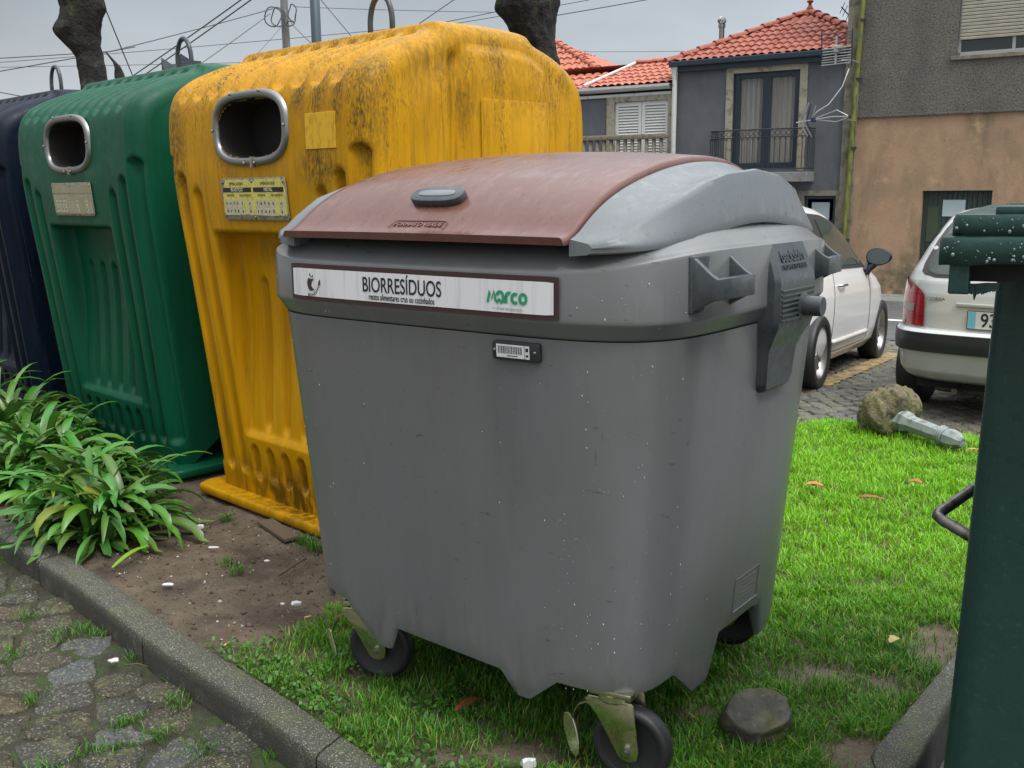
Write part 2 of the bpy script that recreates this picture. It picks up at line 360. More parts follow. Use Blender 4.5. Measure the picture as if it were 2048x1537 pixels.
# parking bay setts
pts = []
for r_ in range(0, 62):
    for c_ in range(0, 60):
        s_ = 6.35+r_*.095+rng.normal(0, .009); u_ = -4.6+(c_+(.5 if r_ % 2 else 0))*.135+rng.normal(0, .012)
        pts.append((u_*.849+s_*.528, -u_*.528+s_*.849))
def tint_park():
    v = random.uniform(.7, 1.2); b = random.choice([(.27, .255, .215), (.30, .27, .20), (.21, .21, .20)]); return tuple(q*v for q in b)
def park_keep(p):
    s_ = p[0]*.528+p[1]*.849; return 6.5 < s_ < 12.02 and p[0] > .8 and p[0] < 6.2
tag(voronoi_stones(pts, park_keep, .010, .05, .008, .004, tint_park, 'parking_bay', m_stone, lambda x, y: float(zroad(x, y)), .004, 0), 'small granite setts of the parking bay behind the lawn', kind='structure')
sheet('parking_joints', ((-14, 6.42), (14, 12.1)), 3, 30, m_joint, -.012, label='damp earth between the parking setts')
# yellow paint worn over setts: thin strip following the stone tops
n_ = 90; A0 = np.array((2.50, 7.93)); A1 = np.array((3.95, 10.15)); Vv = []
T = np.linspace(0, 1, n_); wd = .075; dr = (A1-A0)/np.linalg.norm(A1-A0); nr = np.array((-dr[1], dr[0]))
for t in T:
    for q in (-1, -.5, 0, .5, 1):
        p = A0+(A1-A0)*t+nr*wd*q*(1+.12*sin(t*90)); Vv.append((p[0], p[1], float(zroad(*p))+.0125+random.uniform(-.003, .002)))
tag(npmesh('bay_line', Vv, grid_faces(n_, 5), m_yellowp), 'worn yellow line painted across the parking setts', kind='structure')

# planted bed: soil grid, inside kerbs
RK_I = [(.19, 1.66), (.861, 2.269), (1.381, 2.90), (1.543, 3.10), (2.6, 4.43), (3.6, 5.6)]
RK_O = [(.12, 1.50), (1.001, 2.267), (1.206, 2.564), (1.50, 2.93), (2.72, 4.37), (3.72, 5.52)]
def in_bed(x, y, mrg=0.):
    x = np.asarray(x, float); y = np.asarray(y, float)
    kx = np.interp(y, [p[1] for p in KERB_I][::-1], [p[0] for p in KERB_I][::-1])
    rx = np.interp(y, [p[1] for p in RK_I], [p[0] for p in RK_I])
    return (x > kx-mrg) & (x < rx+mrg) & (x*.528+y*.849 < 6.48+mrg*.5)
def zbed(x, y):
    x = np.asarray(x, float); y = np.asarray(y, float)
    s_ = x*.528+y*.849
    return .014*(vnoise(x, y, 2.1, 3)-.5)*2+.010*(vnoise(x, y, 9, 4)-.5)+.007*(vnoise(x, y, 30, 5)-.5)+.005*(vnoise(x, y, 70, 6)-.5) - .09*np.clip((s_-6.05)/.45, 0, 1)**2
gx, gy = np.arange(-5.2, 4.1, .018), np.arange(1.5, 11.6, .018)
U, V = np.meshgrid(gx, gy, indexing='ij'); Z = zbed(U, V)-.012; mk = in_bed(U, V, .04).ravel()
fcs = grid_faces(len(gx), len(gy)); fcs = fcs[mk[fcs].all(1)]
us, inv = np.unique(fcs, return_inverse=True); P = np.stack([U, V, Z], -1).reshape(-1, 3)[us]
tag(npmesh('soil_bed', P, inv.reshape(-1, 4), m_soil), 'bare trodden brown soil of the kerbed bed', kind='structure')

def kerb(name, Oo, Ii, z0, z1, label, joints):
    # resample both lines by arc length, break into stones
    def rs(L, step=.05):
        L = np.array(L, float); d = np.r_[0, np.cumsum(np.hypot(*np.diff(L, axis=0).T))]; s = np.linspace(0, d[-1], int(d[-1]/step)); return np.stack([np.interp(s, d, L[:, 0]), np.interp(s, d, L[:, 1])], 1)
    o_ = rs(Oo); n = len(o_); I = np.array(Ii, float); d = np.r_[0, np.cumsum(np.hypot(*np.diff(I, axis=0).T))]; s = np.linspace(0, d[-1], n); i_ = np.stack([np.interp(s, d, I[:, 0]), np.interp(s, d, I[:, 1])], 1)
    Vv = []; Fc = []
    start = 0; k = 0
    while start < n-2:
        ln = joints[k % len(joints)]; end = min(n-1, start+ln); k += 1; dz = random.uniform(-.004, .004)
        rows = []
        for q in range(start, end+1):
            a, b = o_[q].copy(), i_[q].copy(); t = (b-a)/np.linalg.norm(b-a)
            tg = o_[min(q+1, n-1)]-o_[max(q-1, 0)]; tg = tg/np.linalg.norm(tg); sh = .004 if q == start else (-.004 if q == end else 0); a += tg*sh; b += tg*sh
            e_ = .008 if q in (start, end) else 0
            w_ = np.linalg.norm(b-a)
            prof = [(0, z0), (0, z1-.016-e_), (.004, z1-.006-e_), (.014, z1-e_), (w_*.35, z1+.001-e_), (w_*.7, z1-e_), (w_-.010, z1-e_), (w_, z1-.008), (w_, z0)]
            rows.append([(a[0]+t[0]*u_, a[1]+t[1]*u_, z_+dz+random.gauss(0, .0007)) for u_, z_ in prof])
        m0 = len(Vv); pn = len(rows[0])
        for r_ in rows: Vv += r_
        for a in range(len(rows)-1):
            for b in range(pn-1): Fc.append((m0+a*pn+b, m0+(a+1)*pn+b, m0+(a+1)*pn+b+1, m0+a*pn+b+1))
        Fc.append(tuple(m0+b for b in range(pn))); Fc.append(tuple(m0+(len(rows)-1)*pn+b for b in reversed(range(pn))))
        start = end
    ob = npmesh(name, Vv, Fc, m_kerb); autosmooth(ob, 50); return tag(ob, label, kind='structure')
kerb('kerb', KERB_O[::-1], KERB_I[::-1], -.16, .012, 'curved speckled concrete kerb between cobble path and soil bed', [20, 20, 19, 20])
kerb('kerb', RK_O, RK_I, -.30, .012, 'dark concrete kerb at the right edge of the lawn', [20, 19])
U, V = np.meshgrid(np.linspace(.0, 6, 12), np.linspace(-.5, 6.2, 12), indexing='ij')
kx = np.interp(V, [p[1] for p in RK_O], [p[0] for p in RK_O])+.0
tag(npmesh('gutter', np.stack([kx+U, V, np.full_like(U, -.16)], -1).reshape(-1, 3), grid_faces(12, 12), m_asph), 'dark wet asphalt beyond the right kerb', kind='structure')

# ------------------------------------------------------------------ grass
def blades(name, P, h, wd, lean, tint, m_, label=None, cat=None, kind='stuff', az=None):
    n = len(P); az = rng.uniform(0, 2*pi, n) if az is None else az; d = np.stack([np.cos(az), np.sin(az)], 1); sd_ = np.stack([-d[:, 1], d[:, 0]], 1)
    tw = rng.uniform(-.9, .9, n); sd_ = sd_*np.cos(tw)[:, None]+d*np.sin(tw)[:, None]
    V = np.zeros((n, 8, 3), np.float32)
    for k, (t, wf) in enumerate(((0, .8), (.38, 1), (.72, .75), (1, .12))):
        b = lean*t**1.7
        c = P.copy(); c[:, :2] += d*(h*b)[:, None]; c[:, 2] += h*t*np.sqrt(np.clip(1-(lean*t*.75)**2, .12, 1))
        for s_ in (0, 1):
            V[:, 2*k+s_] = c; V[:, 2*k+s_, :2] += sd_*(wd*wf*(s_-.5))[:, None]
    Fb = np.array([[0, 1, 3, 2], [2, 3, 5, 4], [4, 5, 7, 6]]); Fc = (np.arange(n)[:, None, None]*8+Fb[None]).reshape(-1, 4)
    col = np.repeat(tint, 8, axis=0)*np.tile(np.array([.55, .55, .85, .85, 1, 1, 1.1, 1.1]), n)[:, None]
    o = npmesh(name, V.reshape(-1, 3), Fc, m_, smooth=False, col=col); return tag(o, label, cat, None, kind)
BINC = Vector((.112, 2.845)); BYAW = -37.4
def soil_side(x, y):                    # signed distance to the worn soil edge (positive on the lawn side)
    dx, dy = .70, .71                   # edge direction
    return (x+.80)*.86-(y-3.05)*.50 + .22*(vnoise(x, y, 3.2, 11)-.5)*2*.6
def lawn(n_try, x0, x1, y0, y1, seed):
    x = rng.uniform(x0, x1, n_try); y = rng.uniform(y0, y1, n_try)
    ok = in_bed(x, y, -.01); x, y = x[ok], y[ok]
    sd_ = soil_side(x, y); far = np.clip((y-2.9)/.9, 0, 1)
    patch = vnoise(x, y, 4.3, 21)*.55+vnoise(x, y, 11, 22)*.45
    dens = np.clip((patch-.24+.34*far)/.30, .04, 1)*np.clip(sd_/.16+.2, 0, 1)
    dens = np.where(x < .0, dens*.85, dens)
    keep = rng.random(len(x)) < dens
    # nothing behind the containers
    s1 = (x+.467)*.691+(y-3.671)*.723
    keep &= ~((s1 > -.03) & ((x+.467)*.723-(y-3.671)*.691 < .02))
    x, y = x[keep], y[keep]; return x, y, patch[keep], far[keep]
X1 = [lawn(160000, -1.1, 1.7, 1.7, 3.4, 1), lawn(160000, -.2, 3.4, 3.2, 6.5, 2)]
x = np.concatenate([a[0] for a in X1]); y = np.concatenate([a[1] for a in X1]); pt = np.concatenate([a[2] for a in X1]); far = np.concatenate([a[3] for a in X1])
n = len(x); clump = vnoise(x, y, 13, 31); h = (.013+.026*clump+.012*rng.random(n))*(1+.15*far)*rng.uniform(.7, 1.3, n)
tuft = vnoise(x, y, 24, 33) > .80; h = np.where(tuft, h*1.45, h)
wd = rng.uniform(.0017, .0034, n)*(1+.45*far); lean = rng.uniform(.15, 1.0, n)
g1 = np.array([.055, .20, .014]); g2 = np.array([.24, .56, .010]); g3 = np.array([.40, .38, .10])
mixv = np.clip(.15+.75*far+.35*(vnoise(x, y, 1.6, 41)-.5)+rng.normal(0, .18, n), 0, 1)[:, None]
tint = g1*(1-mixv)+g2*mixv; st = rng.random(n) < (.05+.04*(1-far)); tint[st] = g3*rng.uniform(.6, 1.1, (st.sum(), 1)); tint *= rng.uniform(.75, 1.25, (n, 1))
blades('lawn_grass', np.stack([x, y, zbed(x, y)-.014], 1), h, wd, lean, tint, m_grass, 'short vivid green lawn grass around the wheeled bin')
print('blades', n)
# little tufts in the cobble joints and on the soil
tp = [at(*q, Y) for q, Y in (((620/1.0, 0), 1),)] if False else []
def ground_pt(px, py, z=0.):
    d = fw + rt*((px-1024)/F) - up*((py-768.5)/F); t = (z-CAM.z)/d.z; return CAM+d*t
tufts = []
for px, py, k, r_ in ((272, 1312, 60, .03), (345, 1357, 60, .04), (378, 1380, 50, .035), (10, 1110, 150, .09), (60, 1230, 80, .06), (120, 1273, 90, .07), (165, 1258, 60, .05), (200, 1270, 50, .05), (545, 1510, 60, .04), (310, 1475, 90, .05), (362, 1412, 50, .04), (400, 1500, 120, .06), (230, 1490, 120, .06), (250, 1445, 80, .05), (90, 1530, 120, .07), (340, 1400, 40, .03), (180, 1500, 70, .06), (70, 1400, 70, .06), (20, 1310, 60, .05)):
    c = ground_pt(px, py, -.09)
    for _ in range(k): tufts.append((c.x+rng.normal(0, r_*.5), c.y+rng.normal(0, r_*.5), -.10, .018+.022*random.random() if k < 100 else .012+.016*random.random()))
for px, py, k, r_ in ((452, 1040, 60, .03), (610, 1085, 90, .04), (625, 1095, 60, .04), (455, 1130, 40, .04), (475, 1145, 40, .03), (640, 1100, 50, .03)):
    c = ground_pt(px, py, 0.)
    for _ in range(k): tufts.append((c.x+rng.normal(0, r_*.5), c.y+rng.normal(0, r_*.5), -.01, .03+.03*random.random()))
tf = np.array(tufts); n = len(tf)
blades('grass_tufts', tf[:, :3], tf[:, 3], rng.uniform(.002, .0035, n), rng.uniform(.2, .9, n), np.array([.08, .22, .02])*rng.uniform(.6, 1.5, (n, 1)), m_grass, 'small grass tufts in the cobble joints and on the soil')
# clover-like ground cover: small round leaves
cx_, cy_ = [], []
for _ in range(9000):
    x = random.uniform(-1.0, .1); y = random.uniform(2.1, 3.6)
    if not bool(in_bed(x, y, .01)): continue
    kx = np.interp(y, [p[1] for p in KERB_I][::-1], [p[0] for p in KERB_I][::-1])
    dk = (x-kx)*.72; sd_ = float(soil_side(np.float64(x), np.float64(y)))
    nz = float(vnoise(np.float64(x), np.float64(y), 7, 51))
    if (dk < .14 and y < 2.98 and nz > .25 and random.random() < .9) or (-.02 < sd_ < .20 and nz > .45) or (sd_ > 0 and nz > .78): cx_.append(x); cy_.append(y)
n = len(cx_); P = np.stack([cx_, cy_, zbed(cx_, cy_)+rng.uniform(-.002, .018, n)], 1)
k = 6; V = np.zeros((n, k+1, 3), np.float32); r_ = rng.uniform(.0035, .0075, n); nrm = rng.normal(0, .5, (n, 2))
V[:, 0] = P
for q in range(k):
    a = 2*pi*q/k; V[:, q+1] = P; V[:, q+1, 0] += r_*cos(a); V[:, q+1, 1] += r_*sin(a)*1.1; V[:, q+1, 2] += r_*(cos(a)*nrm[:, 0]+sin(a)*nrm[:, 1])+.0012
Fb = np.array([[0, q+1, (q+1) % k+1] for q in range(k)]); Fc = (np.arange(n)[:, None, None]*(k+1)+Fb[None]).reshape(-1, 3)
tag(npmesh('clover_cover', V.reshape(-1, 3), Fc, m_grass, smooth=False, col=np.repeat(np.array([.075, .19, .03])*rng.uniform(.6, 1.5, (n, 1)), k+1, axis=0)), 'low round leaved weeds creeping along the kerb', kind='stuff')
# crumbs, chips and specks on the soil
m_crumb = mat('soil crumbs', (1, 1, 1), .8, attr='tint')
n = 5200; x = rng.uniform(-2.0, .2, n); y = rng.uniform(2.2, 4.3, n); ok = in_bed(x, y, -.02) & (soil_side(x, y) < .1); x, y = x[ok], y[ok]; n = len(x)
oc = np.array([(1, 0, 0), (-1, 0, 0), (0, 1, 0), (0, -1, 0), (0, 0, 1), (0, 0, -1)], float); of = np.array([(0, 2, 4), (2, 1, 4), (1, 3, 4), (3, 0, 4), (2, 0, 5), (1, 2, 5), (3, 1, 5), (0, 3, 5)])
sz = rng.gamma(2.0, .0014, n)[:, None, None]*rng.uniform(.5, 1.4, (n, 6, 1)); P = np.stack([x, y, zbed(x, y)-.010], 1)
V = P[:, None]+oc[None]*sz*rng.uniform(.6, 1.5, (n, 1, 3)); tn = np.where(rng.random((n, 1)) < .16, np.array([[.45, .40, .33]]), np.array([[.10, .07, .05]]))*rng.uniform(.5, 1.3, (n, 1))
tag(npmesh('soil_crumbs', V.reshape(-1, 3), (np.arange(n)[:, None, None]*6+of[None]).reshape(-1, 3), m_crumb, smooth=False, col=np.repeat(tn, 6, axis=0)), 'crumbs of earth, gravel and wood chips on the bare soil', kind='stuff')

# ------------------------------------------------------------------ grey wheeled bin
NSE = 5.2
def ab(z):
    if z > 1.11: return .66, .575
    t = (1.10-z)/.95; return .640-.070*t, .555-.070*t
def bpt(th, z, off=0., A=None, B=None):
    a, b = ab(z) if A is None else (A, B); c, s = cos(th), sin(th)
    x = (a+off)*math.copysign(abs(c)**(2/NSE), c); y = (b+off)*math.copysign(abs(s)**(2/NSE), s); return x, y
def perim(n):                            # thetas spaced evenly by arc length
    T = np.linspace(0, 2*pi, 20001); P = np.array([bpt(t, 1., 0) for t in T]); d = np.r_[0, np.cumsum(np.hypot(*np.diff(P, axis=0).T))]
    return np.interp(np.linspace(0, d[-1], n+1)[:-1], d, T)
THS = perim(520)
wb = empty('waste_bin', (BINC.x, BINC.y, 0), R_(BYAW), 'large grey four wheeled bin with brown lid panel and white biowaste sticker', 'wheeled bin')
XB = [(-1, .27), (-.50, .27), (-.46, .285), (-.375, .28), (-.25, .178), (-.21, .178), (-.174, .25), (.19, .238), (.24, .18), (.28, .18), (.36, .25), (.43, .247), (.9, .24)]
YB = [(-.9, .24), (-.37, .238), (-.285, .252), (-.183, .164), (-.10, .164), (-.055, .28), (.16, .28), (.20, .27), (.235, .165), (.32, .165), (.40, .25), (.9, .25)]
def zbot(th):
    x, y = bpt(th, .25); ax, ay = abs(x)/.578, abs(y)/.493
    if y < 0 and ay > ax: return np.interp(x, *zip(*XB))
    if x > 0 and ax >= ay: return np.interp(y, *zip(*YB))
    if x < 0 and ax >= ay: return np.interp(y, *zip(*YB))
    return np.interp(-x, *zip(*XB))
V = []; rows = 34; nth = len(THS)
for i in range(rows):
    t = i/(rows-1)
    for th in THS:
        zb = zbot(th); z = 1.10+(zb-1.10)*t; x, y = bpt(th, z)
        if i == rows-1: x *= .992; y *= .992
        V.append((x, y, z))
for th in THS:                             # turn under
    zb = zbot(th); x, y = bpt(th, zb); V.append((x*.975, y*.975, zb-.002))
for th in THS:
    zb = zbot(th); x, y = bpt(th, zb); V.append((x*.95, y*.95, zb+.05))
for th in THS:
    x, y = bpt(th, .30); V.append((x*.90, y*.90, .33))
c_ = len(V); V.append((0, 0, .33)); Fc = []
for i in range(rows+2):
    for k in range(nth): Fc.append((i*nth+k, (i+1)*nth+k, (i+1)*nth+(k+1) % nth, i*nth+(k+1) % nth))
for k in range(nth): Fc.append(((rows+2)*nth+k, c_, (rows+2)*nth+(k+1) % nth))
body = npmesh('body', V, Fc, m_greyb, wb)
autosmooth(body, 50)
# rim band: profile rings (z, offset of half width)
def rise(th): return .045*abs(cos(th))**2
prof = [(1.075, -.045), (1.098, -.032), (1.101, -.024), (1.104, -.019), (1.1075, -.0165), (1.135, -.002), (1.1385, .0005), (1.143, .002), (1.150, .002), (1.240, .0), (1.2455, -.0015), (1.249, -.006), (1.251, -.012), (1.259, -.022), (1.282, -.046), (1.299, -.070), (1.309, -.10), (1.29, -.12)]
V = []
for z, of in prof:
    for th in THS:
        x, y = bpt(th, 1.2, of); V.append((x, y, z+(rise(th) if z > 1.2 else rise(th)*max(0, (z-1.15)/.05) if z > 1.15 else 0)))
rim = npmesh('rim', V, [(i*nth+k, i*nth+(k+1) % nth, (i+1)*nth+(k+1) % nth, (i+1)*nth+k) for i in range(len(prof)-1) for k in range(nth)], m_greyb, wb)
autosmooth(rim, 28)
# lid: brown arched panel and two grey wings
LY = [-.62, -.585, -.531, -.452, -.37, -.26, -.141, -.02, .09, .20, .32, .43, .52, .58, .62]; LZ = [1.262, 1.291, 1.340, 1.394, 1.430, 1.462, 1.487, 1.503, 1.507, 1.500, 1.476, 1.436, 1.385, 1.330, 1.29]
def crown(x, y): return .022*(1-((x+.01)/.46)**2)*min(1, max(.12, (y+.575)/.22))
def larch(y): return float(np.interp(y, LY, LZ))
yy = np.linspace(-.56, .60, 60); zz = np.array([larch(q) for q in yy]); zz = np.convolve(np.pad(zz, 2, 'edge'), np.ones(5)/5, 'valid')
def arch(y): return float(np.interp(y, yy, zz))
xs = np.r_[-.458, -.455, np.linspace(-.45, .428, 40), .433, .436]; V = []; nx_ = len(xs)
fr = 1/0.0 if False else 0
ys = np.linspace(-.575, .585, 64)
for y in ys:
    for i, x in enumerate(xs):
        bow = -.010*(1-((x+.01)/.45)**2) * max(0, (-.2-y)/.375)
        z = arch(y)+crown(x, y)
        e = .012 if i in (0, nx_-1) else .004 if i in (1, nx_-2) else 0
        V.append((x, y+bow, z-e))
n0 = len(V)
for y in ys:                                # underside
    for i, x in enumerate(xs):
        bow = -.010*(1-((x+.01)/.45)**2) * max(0, (-.2-y)/.375)
        V.append((x, y+bow+.004, arch(y)-.017+crown(x, y)*.7))
Fc = []; ny_ = len(ys)
for j in range(ny_-1):
    for i in range(nx_-1): a = j*nx_+i; Fc.append((a, a+1, a+nx_+1, a+nx_)); Fc.append((n0+a, n0+a+nx_, n0+a+nx_+1, n0+a+1))
for i in range(nx_-1): Fc.append((i, n0+i, n0+i+1, i+1)); a = (ny_-1)*nx_+i; Fc.append((a, a+1, n0+a+1, n0+a))
for j in range(ny_-1): a = j*nx_; Fc.append((a, a+nx_, n0+a+nx_, n0+a)); a = j*nx_+nx_-1; Fc.append((a, n0+a, n0+a+nx_, a+nx_))
lid = npmesh('lid', V, Fc, m_brown, wb); autosmooth(lid, 50)
def wing(sgn, name='lid_wing'):
    V = []; ys = np.linspace(-.555, .50, 70); secs = 22
    CY = [-.555, -.50, -.444, -.336, -.218, -.117, .05, .20, .30, .388, .45, .50]; CZ = [1.312, 1.332, 1.362, 1.408, 1.441, 1.460, 1.472, 1.458, 1.425, 1.378, 1.33, 1.30]
    for y in ys:
        zs = arch(y)-.006; zc = float(np.interp(y, CY, CZ)); xb_ = .618*(1-abs((y-.0)/.60)**5)**(1/5.)
        xb_ = min(xb_, .612); k = max(0, 1-abs(y)/.55)
        xc = .515+.066*min(1, (y+.555)/.22) if y < .3 else .581-.03*((y-.3)/.2)
        xc = min(xc, xb_-.010); zb = 1.296+.054*math.exp(-((y-.03)/.36)**2); zb = min(zb, zc-.010)
        x0 = .4385
        pts = []
        for q in range(secs+1):
            t = q/secs
            if t < .62:
                s_ = t/.62; x = x0+(xc-x0)*s_; z = zs+(zc-zs)*s_-.026*sin(pi*s_)*k - (.0 if s_ > .05 else .008)
            elif t < .70:
                s_ = (t-.62)/.08; x = xc+.010*s_; z = zc-.006*s_**2
            else:
                s_ = (t-.70)/.30; x = xc+.010+(xb_-xc-.010+.02*sin(pi*s_)*.3)*s_; z = zc-.006+(zb-zc+.006)*s_
            pts.append((x, y, z))
        pts.append((xb_-.002, y, zb-.008)); pts.append((xb_-.010, y, zb-.012))
        V += [(sgn*x, y, z) for x, y, z in pts]
    ns = secs+3; Fc = [(j*ns+i, j*ns+i+1, (j+1)*ns+i+1, (j+1)*ns+i) for j in range(len(ys)-1) for i in range(ns-1)]
    # front and back skirts
    o = len(V)                                # closed underside and ends
    for j, y in enumerate(ys): V.append((sgn*.4385, y, V[j*ns+ns-1][2]-.004))
    for j in range(len(ys)-1): Fc.append((j*ns+ns-1, o+j, o+j+1, (j+1)*ns+ns-1)); Fc.append((o+j, j*ns, (j+1)*ns, o+j+1))
    Fc.append(tuple(range(ns))+(o,)); Fc.append(tuple(reversed([(len(ys)-1)*ns+i for i in range(ns)]))+(o+len(ys)-1,))
    if sgn < 0: Fc = [f[::-1] for f in Fc]
    w_ = npmesh(name, V, Fc, m_greyl, wb); autosmooth(w_, 40); 
    return w_
wing(1); wing(-1)
# oval grip on the lid
def onlid(x, y): return arch(y)+crown(x, y)
bt = MB(); pb = []
for k in range(32):
    a = 2*pi*k/32; c, s = cos(a), sin(a); pb.append((.088*math.copysign(abs(c)**.62, c), .036*math.copysign(abs(s)**.7, s)))
Mg = frameM((-.006, -.462, onlid(0, -.445)-.003), (1, 0, 0), (0, 1, (onlid(0, -.42)-onlid(0, -.50))/.08)) @ Matrix.Rotation(R_(0), 4, 'Z')
bt.prism([(p[0]*.93, p[1]*.85) for p in pb], -.004, .016, Mg, .004); gr = bt.build('lid_grip', m_dgrey, wb, auto=40)
b2 = MB(); b2.prism([(p[0]*.66, p[1]*.34) for p in pb], .0155, .0180, Mg, .001); g2_ = b2.build('grip_top', mat('grip pale', (.16, .18, .19), .3), gr, auto=40)
for k in range(7):
    pass
m_brownd = mat('embossed brown', (.16, .07, .055), .35)
Mt = frameM((-.008, -.540, onlid(0, -.534)+.0035), (1, 0, 0), (0, 1, (onlid(0, -.515)-onlid(0, -.555))/.04))
text('lid_lettering', 'FORMATO VERDE', .021, Mt, m_brownd, lid, .0012, sx=.92, bold=.0004)
fr_ = MB(); fp = [Mt @ Vector((x, y, .001)) for x, y in ((-.088, -.014), (-.08, .008), (-.07, .014), (.082, .014), (.088, .006), (.088, -.014))]; fr_.tube(fp, .0013, 6); fr_.build('lettering_frame', m_brownd, lid)
# sticker on the band
def on_rim(x, z, off=.004):
    # y on front face (negative) at given x
    t = min(.999, abs(x)/.663); return -(.578)*(1-t**NSE)**(1/NSE)-off+.0
def sticker(name, x0, x1, z0, z1, m_, off, par, rad=.006):
    xs = np.linspace(x0, x1, 40); V = []; Fc = []
    for i, x in enumerate(xs):
        e = .0015 if i in (0, 39) else 0
        V += [(x, on_rim(x, 0, off), z0+e), (x, on_rim(x, 0, off), z1-e)]
    for i in range(39): Fc.append((2*i, 2*i+2, 2*i+3, 2*i+1))
    return npmesh(name, V, Fc, m_, par, smooth=False)
SX0, SX1, SZ0, SZ1 = -.440, .423, 1.146, 1.241
st = sticker('sticker_border', SX0, SX1, SZ0, SZ1, m_maroon, .003, wb)
stw = sticker('sticker', SX0+.010, SX1-.012, SZ0+.011, SZ1-.012, m_stickw, .0045, st, 0)
def onst(x, z): return Matrix.Translation((x, on_rim(x, 0, .0052), z)) @ Matrix.Rotation(R_(90), 4, 'X')
text('sticker_title', 'BIORRESÍDUOS', .052, onst(-.030, 1.1965), m_ink, stw, .0003, sx=.74, bold=.0004)
text('sticker_subtitle', 'restos alimentares crus ou cozinhados', .0225, onst(-.030, 1.1685), m_ink, stw, .0003, sx=.62)
text('sticker_small_print', 'município de canaveses', .009, onst(.292, 1.166), m_greyi, stw, .0003, sx=1.0)
# marco lettering made of thick strokes
lg = MB()
def stroke(p, r_=.0038):
    pp = []; 
    for x, z in p: X = .238+x*.0212; Z = 1.178+z*.0250; pp.append((X, on_rim(X, 0, .0058), Z))
    n_ = len(pp); V = []; 
    for i, q in enumerate(pp):
        a = Vector(pp[max(0, i-1)]); b = Vector(pp[min(n_-1, i+1)]); d = (b-a); d.normalize(); pr_ = Vector((-d.z, 0, d.x))*r_; V += [tuple(Vector(q)+pr_), tuple(Vector(q)-pr_)]
    lg.add(V, [(2*i, 2*i+1, 2*i+3, 2*i+2) for i in range(n_-1)])
def arc(cx, cz, r_, a0, a1, n_=10, sq=1.): return [(cx+r_*cos(R_(a0+(a1-a0)*k/n_)), cz+sq*r_*sin(R_(a0+(a1-a0)*k/n_))) for k in range(n_+1)]
stroke([(0, 0), (.28, 1.0), (.52, .28), (.82, 1.0), (1.0, .28)]); stroke([(1.0, .28), (1.25, .05), (1.5, .3), (1.72, .12), (1.9, 0)]); stroke(arc(1.62, .55, .42, 170, 0)+[(2.04, 0)])
stroke([(2.42, 0), (2.42, .6)]+arc(2.78, .55, .36, 180, 60)); stroke(arc(3.55, .45, .40, 50, 310)); stroke(arc(4.55, .45, .40, 0, 360, 16))
lg.build('sticker_logo', m_greeni, stw)
# apple core and fishbone emblem
em = MB()
def disc(poly):
    V = [(x, on_rim(x, 0, .0056), z) for x, z in poly]; em.add(V, [tuple(range(len(V)))])
ax0, az0 = -.350, 1.188
disc([(ax0+x*.001, az0+z*.001) for x, z in ((-3, 14), (-10, 17), (-16, 12), (-18, 2), (-15, -9), (-9, -16), (-3, -17), (2, -15), (6, -16), (10, -12), (3, -9), (-1, -3), (-1, 3), (3, 9), (9, 12), (6, 16), (1, 15))])
disc([(ax0+x*.001, az0+z*.001) for x, z in ((-2, 17), (-8, 24), (-8, 31), (-3, 25))]); disc([(ax0+x*.001, az0+z*.001) for x, z in ((0, 17), (3, 23), (8, 26), (5, 19))])
bone = [(ax0+.001*x, az0+.001*z) for x, z in ((-12, -27), (-4, -28), (6, -26), (15, -20), (23, -11), (30, 1))]
for a, b in zip(bone[:-1], bone[1:]):
    d = Vector((b[0]-a[0], 0, b[1]-a[1])).normalized(); p_ = Vector((-d.z, 0, d.x)); A_ = Vector((a[0], on_rim(a[0], 0, .0056), a[1])); B_ = Vector((b[0], on_rim(b[0], 0, .0056), b[1])); em.add([A_+p_*.0007, A_-p_*.0007, B_-p_*.0007, B_+p_*.0007], [(0, 1, 2, 3)])
    for q in (.25, .75):
        c = A_.lerp(B_, q); em.add([c+p_*.0055-d*.0022-d*.0005, c+p_*.0055-d*.0022+d*.0006, c-p_*.0055-d*.0022+d*.0006, c-p_*.0055-d*.0022-d*.0005], [(0, 1, 2, 3)])
disc([(ax0+x*.001, az0+z*.001) for x, z in ((26, 0), (34, -1), (35, 7), (33, 15), (28, 9))]); disc([(ax0+x*.001, az0+z*.001) for x, z in ((-12, -26), (-17, -22), (-15, -28), (-18, -33), (-11, -29))])
em.build('sticker_emblem', m_maroon, stw)
# barcode tag
def on_body(x, z, off):
    a, b = ab(z); return -(b)*(1-min(.999, abs(x)/a)**NSE)**(1/NSE)-off
tg = MB(); M_ = frameM((.298, on_body(.298, 1.068, 0), 1.068), (.12*.99, on_body(.36, 1.068, 0)-on_body(.24, 1.068, 0), 0), (0, on_body(.3, 1.09, 0)-on_body(.3, 1.05, 0), .04))
hp = [(x, y) for x, y in ((-.064, -.018), (-.060, -.022), (.060, -.022), (.064, -.018), (.064, .018), (.060, .022), (-.060, .022), (-.064, .018))]
tg.prism(hp, -.002, .011, M_, .0015); tgo = tg.build('barcode_tag', m_blackpl, wb, auto=40)
tw_ = MB(); tw_.box(-.052, .024, -.0150, .0150, .0105, .0118, 0, M_); tw_.box(.026, .038, -.0150, .0150, .0105, .0118, 0, M_); two = tw_.build('tag_label', m_stickw, tgo)
bc = MB(); x = -.047
while x < .019:
    wd_ = random.choice((.0007, .0012, .0022)); bc.box(x, x+wd_, -.006, .0115, .0117, .0121, 0, M_); x += wd_+random.choice((.0008, .0012, .002))
bc.box(-.022, .006, -.0115, -.0095, .0117, .0121, 0, M_); bc.box(.0285, .0355, .002, .010, .0117, .0121, 0, M_); bc.box(.0288, .0352, -.010, -.005, .0117, .0121, 0, M_); bc.build('tag_barcode', m_ink, two)
